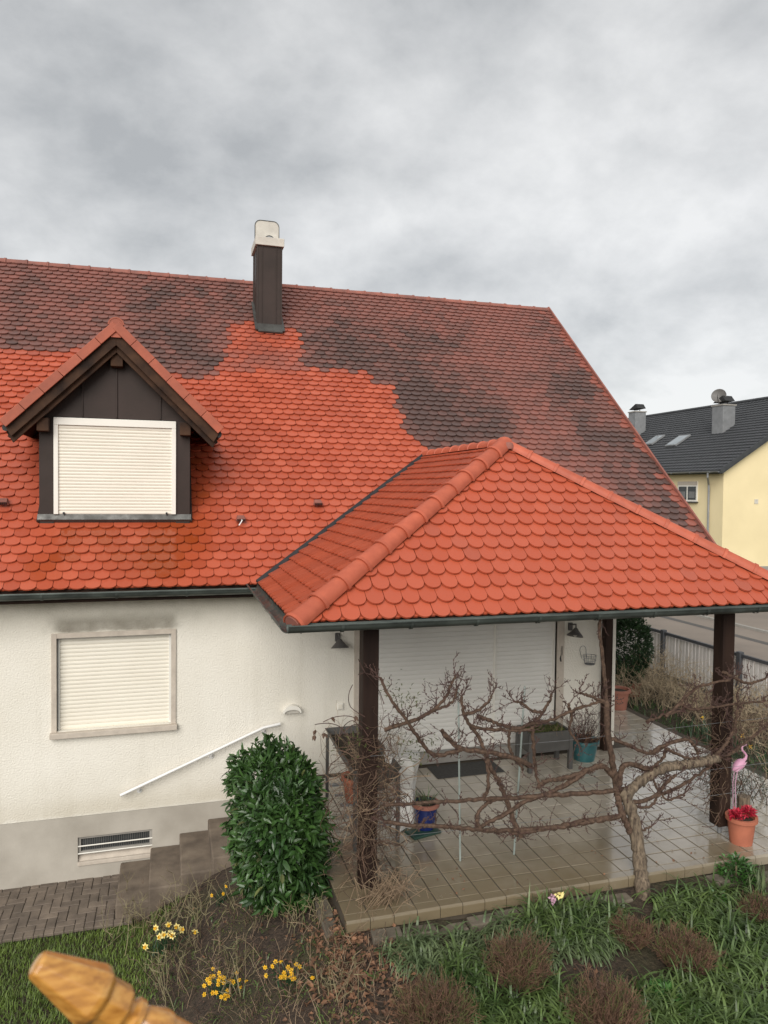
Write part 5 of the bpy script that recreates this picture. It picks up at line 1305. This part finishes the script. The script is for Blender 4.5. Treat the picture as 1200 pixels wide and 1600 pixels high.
for (x, y) in ((492, 1148), (493, 1140), (507, 1145), (520, 1120), (556, 1118), (620, 1130)):
    p = pY(x, y, 6.75)
    for _ in range(3): dl.leaf(p, V((random.gauss(0, .4), random.gauss(0, .4), -1)), V((0, 1, 0)), .06, .03)
ob('withered_leaves', dl, 'drybrown', lh)

# ---- lawn and ground cover
mb = MB()
for _ in range(42000):
    x, y = random.uniform(-3.0, .25), random.uniform(5.6, 8.68)
    edge = -.25-(8.66-y)*.12+.25*noise.noise(V((x*2, y*2, 7)))
    if x > edge and random.random() < sstep(edge, edge+.45, x): continue
    p = V((x, y, gh(x, y)-.005)); mb.blade(p, (random.gauss(0, .5), random.gauss(0, .5), 1), random.uniform(.03, .085), .008, .3, 2)
ob('lawn', mb, 'grass', kind='stuff', label='short green lawn beside the brick paving')['category'] = 'grass'
def fallen(n, name, label, fn, mat='deadleaf', size=(.03, .075)):
    mb = MB()
    for _ in range(n):
        p = fn()
        if p is None: continue
        mb.leaf(p+V((0, 0, random.uniform(.005, .03))), V((random.gauss(0, 1), random.gauss(0, 1), random.gauss(0, .25))), V((random.gauss(0, .5), random.gauss(0, .5), 1)), random.uniform(*size), random.uniform(size[0]*.7, size[1]*.65), random.uniform(-.3, .4))
    o = ob(name, mb, mat, kind='stuff', label=label); o['category'] = 'leaves'
def litter():
    x, y = (random.gauss(565, 50), random.gauss(1530, 55)) if random.random() < .6 else (random.gauss(530, 45), random.gauss(1470, 40))
    if random.random() < .12: x, y = random.uniform(200, 1200), random.uniform(1420, 1620)
    if y < 1445 and x > 530: return None
    return gpx(x, y)
fallen(1150, 'fallen_leaves', 'brown fallen leaves littering the bed below the terrace corner', litter)
def litter2():
    x, y = random.uniform(180, 640), random.uniform(1380, 1640); return gpx(x, y)
fallen(900, 'soil_debris', 'small dry plant debris scattered on the bare soil', litter2, 'drybrown', (.012, .03))
def terr_l(): return V((random.uniform(1.6, 7), random.uniform(6.35, 6.9), ZT+.001)) if random.random() < .5 else V((random.uniform(4.4, 6.5), random.uniform(6.02, 6.25), .96))
fallen(70, 'windblown_leaves', 'few dry leaves blown against the terrace edge', terr_l, 'deadleaf', (.02, .045))
# strappy ground cover along the terrace front
def strap_clump(mb, c, n, ln, w, lean=V((0, 0, 0))):
    for _ in range(n):
        a = random.uniform(0, 2*PI); s_ = random.uniform(.15, 1.0)
        mb.blade(c+V((random.gauss(0, .03), random.gauss(0, .03), -.01)), V((math.cos(a)*s_, math.sin(a)*s_, random.uniform(.55, 1.2)))+lean, ln*random.uniform(.6, 1.2), w*random.uniform(.8, 1.5), random.uniform(.28, .6), 6)
BEDS = [([(600, 1478), (640, 1455), (720, 1440), (800, 1420), (850, 1400), (960, 1405), (975, 1450), (960, 1480), (880, 1500), (760, 1490), (700, 1530), (640, 1510), (600, 1500)], 150, .22, 'strap2', .014),
        ([(820, 1430), (860, 1400), (920, 1392), (968, 1415), (960, 1460), (900, 1480), (830, 1470)], 60, .30, 'strap', .016),
        ([(1020, 1390), (1080, 1380), (1140, 1400), (1200, 1420), (1200, 1620), (1060, 1620), (1080, 1560), (1130, 1520), (1110, 1470), (1030, 1440)], 150, .30, 'strap', .016),
        ([(700, 1500), (760, 1490), (770, 1560), (880, 1540), (900, 1620), (700, 1620)], 80, .28, 'strap', .014),
        ([(960, 1550), (1100, 1530), (1110, 1620), (980, 1620)], 60, .28, 'strap', .015)]
for bi, (poly, cnt, ln, mt, wd) in enumerate(BEDS):
    mb = MB(); k = 0; xs_ = [p[0] for p in poly]; ys_ = [p[1] for p in poly]; tries = 0
    while k < cnt and tries < 6000:
        tries += 1
        x, y = random.uniform(min(xs_), max(xs_)), random.uniform(min(ys_), max(ys_))
        if not in_poly(x, y, poly): continue
        g = gpx(x, y)
        if g.y > 6.14: continue
        strap_clump(mb, g, 15, ln*1.1, wd*1.25, V((random.gauss(0, .35), random.gauss(-.2, .25), 0))); k += 1
    lab = ['low grey-green strap leaved ground cover under the terrace edge', 'arching green strap leaves around the pink spring flower', 'long green strap leaves between the vine trunk and the iris', 'green strap leaves between the brown heather mounds', 'green strap leaves around the low bright green plant'][bi]
    ob('leafy_ground_cover', mb, mt, kind='stuff', label=lab)['category'] = 'plants'
def lush(c, label, n, r, hgt):
    t = thing('leafy_perennial', label, 'plant', c); mb = MB()
    for _ in range(n):
        a = random.uniform(0, 2*PI); rr = r*math.sqrt(random.random()); p = V(c)+V((rr*math.cos(a), rr*math.sin(a), hgt*random.uniform(.1, 1)*(1-(rr/r)**2*.6)))
        mb.leaf(p, V((math.cos(a)*.6+random.gauss(0, .4), math.sin(a)*.6+random.gauss(0, .4), random.uniform(0, .9))), V((0, 0, 1)), random.uniform(.04, .085), .034)
    ob('leaves', mb, 'lush', t); ob('stems', MB().tube([V(c), V(c)+V((0, 0, hgt*.6))], .01, 5), 'rosestem', t)
lush(gpx(1150, 1372), 'bushy bright green perennial beside the terrace edge near the iris leaves', 420, .20, .22)
lush(gpx(1040, 1565), 'low bright green leafy plant between two heather mounds', 200, .15, .12)
lush(gpx(1120, 1415), 'small bright green plant among strap leaves near the vine trunk', 140, .11, .12)
t_ = thing('iris_clump', 'upright grey-green iris leaves at the far end of the edging stones', 'plant', gpx(1180, 1395)); mb = MB(); c = gpx(1180, 1395)
for _ in range(40): mb.blade(c+V((random.gauss(0, .07), random.gauss(0, .06), 0)), (random.gauss(0, .25), random.gauss(0, .25), 1), random.uniform(.18, .34), .02, .06)
ob('leaves', mb, 'strap2', t_)
# brown heather mounds
def mound(px_, py_, r, h, label):
    c = gpx(px_, py_); t = thing('heather_mound', label, 'shrub', c, 'brown heather mounds in the bed'); mb = MB()
    gb = MB(); sd_ = random.uniform(0, 99)
    for q_ in range(720):
        a = random.uniform(0, 2*PI); rr = r*.62*math.sqrt(random.random()); b = c+V((rr*math.cos(a), rr*math.sin(a), -.01))
        out_ = rr/(r*.62); d = V((math.cos(a)*out_*.75+random.gauss(0, .22), math.sin(a)*out_*.75+random.gauss(0, .22), 1)).normalized()
        lump = 1+.38*noise.noise(V((math.cos(a)*out_*2.2, math.sin(a)*out_*2.2, sd_)))
        ln = h*random.uniform(.55, 1.08)*(1-.28*out_)*lump; tgt = gb if random.random() < .2 else mb
        p1 = b+d*ln*.5; d2 = (d+V((random.gauss(0, .3), random.gauss(0, .3), random.gauss(.15, .2)))).normalized(); p2 = p1+d2*ln*.5
        tgt.tube([b, p1, p2], [.0024, .002, .0012], 3, False)
        for _ in range(4):
            f_ = random.uniform(.35, 1); q = lerp(p1, p2, f_) if f_ > .5 else lerp(b, p1, f_+.4); d3 = (d2+V((random.gauss(0, .9), random.gauss(0, .9), random.gauss(.1, .6)))).normalized(); tgt.tube([q, q+d3*ln*random.uniform(.10, .28)], [.0016, .001], 3, False)
    ob('green_shoots', gb, 'moss', t, kind='stuff')
    ob('twigs', mb, 'heather', t, kind='stuff'); s_ = MB()
    for _ in range(260):
        a = random.uniform(0, 2*PI); e = random.uniform(.1, 1.5); rr = r*random.uniform(.55, .95); s_.leaf(c+V((math.cos(a)*math.cos(e)*rr, math.sin(a)*math.cos(e)*rr, math.sin(e)*rr*h/r)), V((math.cos(a), math.sin(a), 1)), V((0, 0, 1)), random.uniform(.012, .03), .010)
    ob('seed_heads', s_, 'drybrown', t, kind='stuff')
mound(808, 1530, .26, .36, 'brown twiggy heather mound in the strap leaves below the stakes')
mound(945, 1605, .28, .38, 'large brown heather mound with green strap leaves on both sides')
mound(1070, 1510, .24, .32, 'rusty brown heather mound beside the small one near the vine')
mound(678, 1610, .29, .38, 'dark brown heather mound next to the fallen leaves')
mound(985, 1472, .18, .24, 'small brown heather mound directly below the vine trunk')
mound(1185, 1436, .17, .22, 'small brown heather mound by the iris leaves')
# daffodils
def daffodils(px_, py_, n, label, pale, hgt, spread, nl, small=False):
    c = gpx(px_, py_); t = thing('daffodil_clump', label, 'flowers', c); mb = MB()
    for _ in range(nl): mb.blade(c+V((random.gauss(0, spread*.4), random.gauss(0, spread*.3), -.01)), (random.gauss(0, .28), random.gauss(0, .25), 1), hgt*random.uniform(.65, 1.0), .012 if not small else .008, .08, 4)
    ob('leaves', mb, 'daff', t)
    for k in range(n):
        b = c+V((random.gauss(0, spread*.35), random.gauss(0, spread*.3), 0)); h = b+V((random.gauss(0, spread*.7), random.gauss(-.02, spread*.5), hgt*random.uniform(.62, 1.1)))
        s_ = MB().tube([b, lerp(b, h, .6)+V((0, 0, .02)), h], .0035, 4, False); stem = ob('flower_stem', s_, 'daff', t)
        ax = V((random.gauss(-.1, .5), -1, random.gauss(.25, .3))).normalized(); R_ = .042 if not small else .024
        u_ = ax.orthogonal().normalized(); w_ = ax.cross(u_); pt = MB()
        for i in range(6):
            a = i*PI/3; dd = (u_*math.cos(a)+w_*math.sin(a)+ax*.25); pt.leaf(h, dd, ax, R_, R_*.72, .1)
        fl_ = ob('flower', pt, 'petal_pale' if pale else 'petal_yellow', t)
        q = ax.to_track_quat('Z', 'Y').to_matrix().to_4x4(); ob('trumpet', MB().lathe([(.005, 0), (R_*.28, R_*.15), (R_*.32, R_*.5), (R_*.42, R_*.62)], n=8, mat=Matrix.Translation(h) @ q), 'petal_yellow', fl_)
daffodils(256, 1490, 11, 'clump of pale yellow daffodils near the lawn', True, .30, .17, 46)
daffodils(348, 1552, 34, 'low cushion of small bright yellow narcissi near the wooden finial', False, .13, .15, 60, True)
daffodils(452, 1535, 22, 'low cushion of small yellow narcissi in front of the fallen leaves', False, .13, .13, 50, True)
daffodils(345, 1412, 3, 'small green daffodil tuft just opening by the steps', False, .20, .07, 34, True)
c = gpx(862, 1425); t_ = thing('primrose', 'pink and cream spring flower among strap leaves at the terrace edge', 'flowers', c)
for (dx, dz, mt) in ((-.02, .16, 'petal_lilac'), (.045, .20, 'petal_pale')):
    mb = MB(); [mb.leaf(c+V((dx, -.06, dz))+V((random.gauss(0, .012), random.gauss(0, .012), random.gauss(0, .012))), V((random.gauss(0, 1), random.gauss(-.5, .6), random.gauss(0, 1))), V((0, -1, .3)), .036, .026) for _ in range(16)]
    ob('bloom', mb, mt, t_); ob('stem', MB().tube([c, c+V((dx, -.06, dz))], .004, 4), 'lush', t_)
# bare rose stems
def rose(px_, py_, n, hgt, spread, label):
    c = gpx(px_, py_); t = thing('rose_bush', label, 'shrub', c, None); dry_stems(t, c, int(n*1.9), hgt, spread*1.15, 'rosestem', .0052, 'canes', .35, 3)
rose(225, 1465, 16, .50, .55, 'bare greenish rose canes by the paving end and daffodils')
rose(310, 1440, 16, .50, .60, 'bare thorny rose canes at the foot of the lowest steps')
rose(400, 1425, 12, .42, .5, 'bare rose canes in front of the laurel hedge')
rose(375, 1520, 8, .38, .35, 'sparse upright rose canes between the two narcissus cushions')
rose(270, 1545, 12, .42, .45, 'bare rose canes beside the wooden finial')
rose(470, 1440, 14, .30, .35, 'low twiggy rose stub under the hedge corner')
rose(530, 1550, 10, .28, .4, 'thin dry canes rising from the fallen leaves')
mb = MB()
for _ in range(5200):
    x, y = random.uniform(180, 560), random.uniform(1390, 1620); g = gpx(x, y)
    if noise.noise(V((g.x*2.2, g.y*2.2, 3))) < -.02: continue
    mb.leaf(g, V((random.gauss(0, 1), random.gauss(0, 1), random.uniform(.2, 1))), V((0, 0, 1)), random.uniform(.012, .04), .012)
ob('moss_patches', mb, 'moss', kind='stuff', label='mossy green weeds in patches over the bare soil')['category'] = 'moss'

SCR = [(180, 1400), (300, 1390), (390, 1400), (470, 1430), (520, 1450), (600, 1470), (640, 1520), (620, 1620), (190, 1620), (240, 1500)]
sa_, sb_ = MB(), MB()
for q_ in range(760):
    x, y = random.uniform(180, 640), random.uniform(1390, 1625)
    if not in_poly(x, y, SCR): continue
    g = gpx(x, y); hgt = random.uniform(.06, .30)*(.6+.8*max(0, noise.noise(V((g.x*1.6, g.y*1.6, 11)))+.4)); d = V((random.gauss(0, .55), random.gauss(0, .45), 1)).normalized(); p = g.copy(); pts = [p.copy()]
    for k in range(4): d = (d+V((random.gauss(0, .22), random.gauss(0, .22), random.gauss(0, .12)))).normalized(); p = p+d*hgt/4; pts.append(p.copy())
    tg = sa_ if random.random() < .55 else sb_; r_ = random.uniform(.0016, .0042); tg.tube(pts, [r_*(1-.14*k) for k in range(5)], 4, False)
    for _ in range(random.randint(0, 4)):
        q = pts[random.randint(1, 4)]; dd = V((random.gauss(0, 1), random.gauss(0, 1), random.uniform(.0, .9))).normalized(); tg.tube([q, q+dd*hgt*random.uniform(.15, .4)], [r_*.7, r_*.4], 3, False)
ob('dry_scrub', sa_, 'straw', kind='stuff', label='tangle of pale dry stems over the bare bed')['category'] = 'scrub'
ob('brown_scrub', sb_, 'drybrown', kind='stuff', label='tangle of dark brown dry stems over the bare bed')['category'] = 'scrub'
mb = MB()
for q_ in range(60):
    x, y = random.uniform(200, 620), random.uniform(1420, 1620)
    if in_poly(x, y, SCR): strap_clump(mb, gpx(x, y), random.randint(3, 9), random.uniform(.06, .17), .009)
ob('weed_tufts', mb, 'strap', kind='stuff', label='sparse green weed tufts between the dry stems')['category'] = 'weeds'
# ---- shrubs between the terrace path and the fence
mb = MB()
for _ in range(2600):
    x, y = random.uniform(8.06, 8.9), random.uniform(7.0, 14.5); mb.blade(V((x, y, 1.0)), (random.gauss(-.2, .6), random.gauss(0, .6), 1), random.uniform(.05, .16), .01, .3)
ob('border_grass', mb, 'lush', kind='stuff', label='grassy border edging the tiled path along the gable')['category'] = 'grass'
shr = [(8.75, 11.9, 1.15, 'bare pale shrub next to the round evergreen'), (9.2, 10.9, 1.10, 'bare straw-coloured shrub in the middle of the fence border'), (9.55, 12.4, 1.25, 'tall bare shrub close against the fence'), (9.3, 9.7, 1.0, 'bare twiggy shrub between the narcissus leaves and the fence'), (9.6, 8.8, 1.1, 'bare shrub before the fence beyond the rosemary'), (9.0, 8.4, .85, 'low bare shrub behind the flamingo'), (9.9, 10.4, 1.15, 'bare shrub hugging the dark fence post')]
for (x, y, h, lb) in shr:
    t = thing('bare_shrub', lb, 'shrub', (x, y, 1.0), 'leafless shrubs along the street fence')
    dry_stems(t, (x, y, .98), 85, h*.74, .95, 'shrubtwig', .0058, 'twigs', .35, 5)
t = thing('iris_spears', 'tall green spear leaves poking above the bare shrubs', 'plant', (9.4, 13.0, 1.0)); mb = MB()
for _ in range(26): mb.blade(V((9.4+random.gauss(0, .08), 13.0+random.gauss(0, .08), 1.0)), (random.gauss(0, .14), random.gauss(0, .14), 1), random.uniform(.9, 1.45), .03, .02, 4)
ob('leaves', mb, 'strap2', t)
t = thing('narcissus_border', 'dark green narcissus leaves with yellow buds in the border beyond the terrace', 'flowers', (8.5, 9.5, 1.0)); mb = MB()
for _ in range(110): mb.blade(V((8.45+random.gauss(0, .16), 9.6+random.gauss(0, .35), 1.0)), (random.gauss(0, .3), random.gauss(0, .3), 1), random.uniform(.2, .4), .016, .1, 4)
ob('leaves', mb, 'daff', t)
for k in range(6):
    p = V((8.4+random.gauss(0, .15), 9.4+random.gauss(0, .3), 1.0+random.uniform(.25, .42))); b_ = MB(); [b_.leaf(p, V((random.gauss(0, 1), random.gauss(0, 1), random.gauss(0, 1))), V((0, 0, 1)), .045, .03) for _ in range(7)]; ob('bud', b_, 'petal_yellow', t)
t = thing('rosemary_bush', 'grey-green bushy rosemary behind the flamingo and flower pot', 'shrub', (6.95, 7.6, ZT-.1)); mb = MB()
for _ in range(95):
    b = V((7.0+random.gauss(0, .22), 7.65+random.gauss(0, .25), ZT)); d = V((random.gauss(0, .35), random.gauss(0, .35), 1)).normalized(); ln = random.uniform(.45, .95)
    for k in range(26):
        s_ = .1+.9*k/26; p = b+d*ln*s_+V((0, 0, -.1*s_*s_)); mb.leaf(p, d*.5+V((random.gauss(0, .7), random.gauss(0, .7), random.gauss(.2, .4))), V((0, 0, 1)), random.uniform(.03, .055), .009)
ob('foliage', mb, 'rosemary', t); dry_stems(t, (7.0, 7.65, ZT), 20, .6, .5, 'drybrown', .006, 'branches')
lg = ob('log_post', MB().tube([(6.62, 7.05, ZT), (6.625, 7.05, ZT+.12), (6.62, 7.05, ZT+.30)], [.075, .07, .072], 12), 'bark', smooth=True); tag(lg, 'short dark log standing on the terrace by the flower pot', 'log')

# ------------------------------------------------------------------ wooden finial close to the lens
ft, fb_ = CAM+ray(55, 1505)*.85, CAM+ray(225, 1597)*.895
ax = (fb_-ft).normalized(); Lx = (fb_-ft).length
fin = thing('wooden_finial', 'honey coloured faceted wooden finial in the close foreground above the lawn', 'finial', fb_)
q = ax.to_track_quat('Z', 'Y').to_matrix().to_4x4(); m = Matrix.Translation(ft) @ q @ Matrix.Rotation(rad(12), 4, 'Z')
def octo(prof): 
    mb = MB().lathe([(r*1.04, z) for r, z in prof], n=8, mat=m); return mb
k = Lx
ob('knob', octo([(.0005, 0), (.013, .001), (.0155, .004), (.0325, .079), (.0325, .086), (.027, .094), (.001, .094)]), 'oak', fin, bevel=.002)
ob('collar', octo([(.001, .09), (.0255, .09), (.0258, .122), (.017, .128), (.001, .128)]), 'oak', fin, bevel=.002)
ob('neck', MB().lathe([(.001, .126), (.0165, .126), (.015, .134), (.021, .139), (.021, .146), (.014, .150), (.018, .156), (.024, .176), (.024, .186), (.001, .186)], n=20, mat=m), 'oak', fin, smooth=True)
ob('shaft', MB().lathe([(.001, .18), (.022, .18), (.022, 1.3), (.001, 1.3)], n=20, mat=m), 'oak', fin, smooth=True)
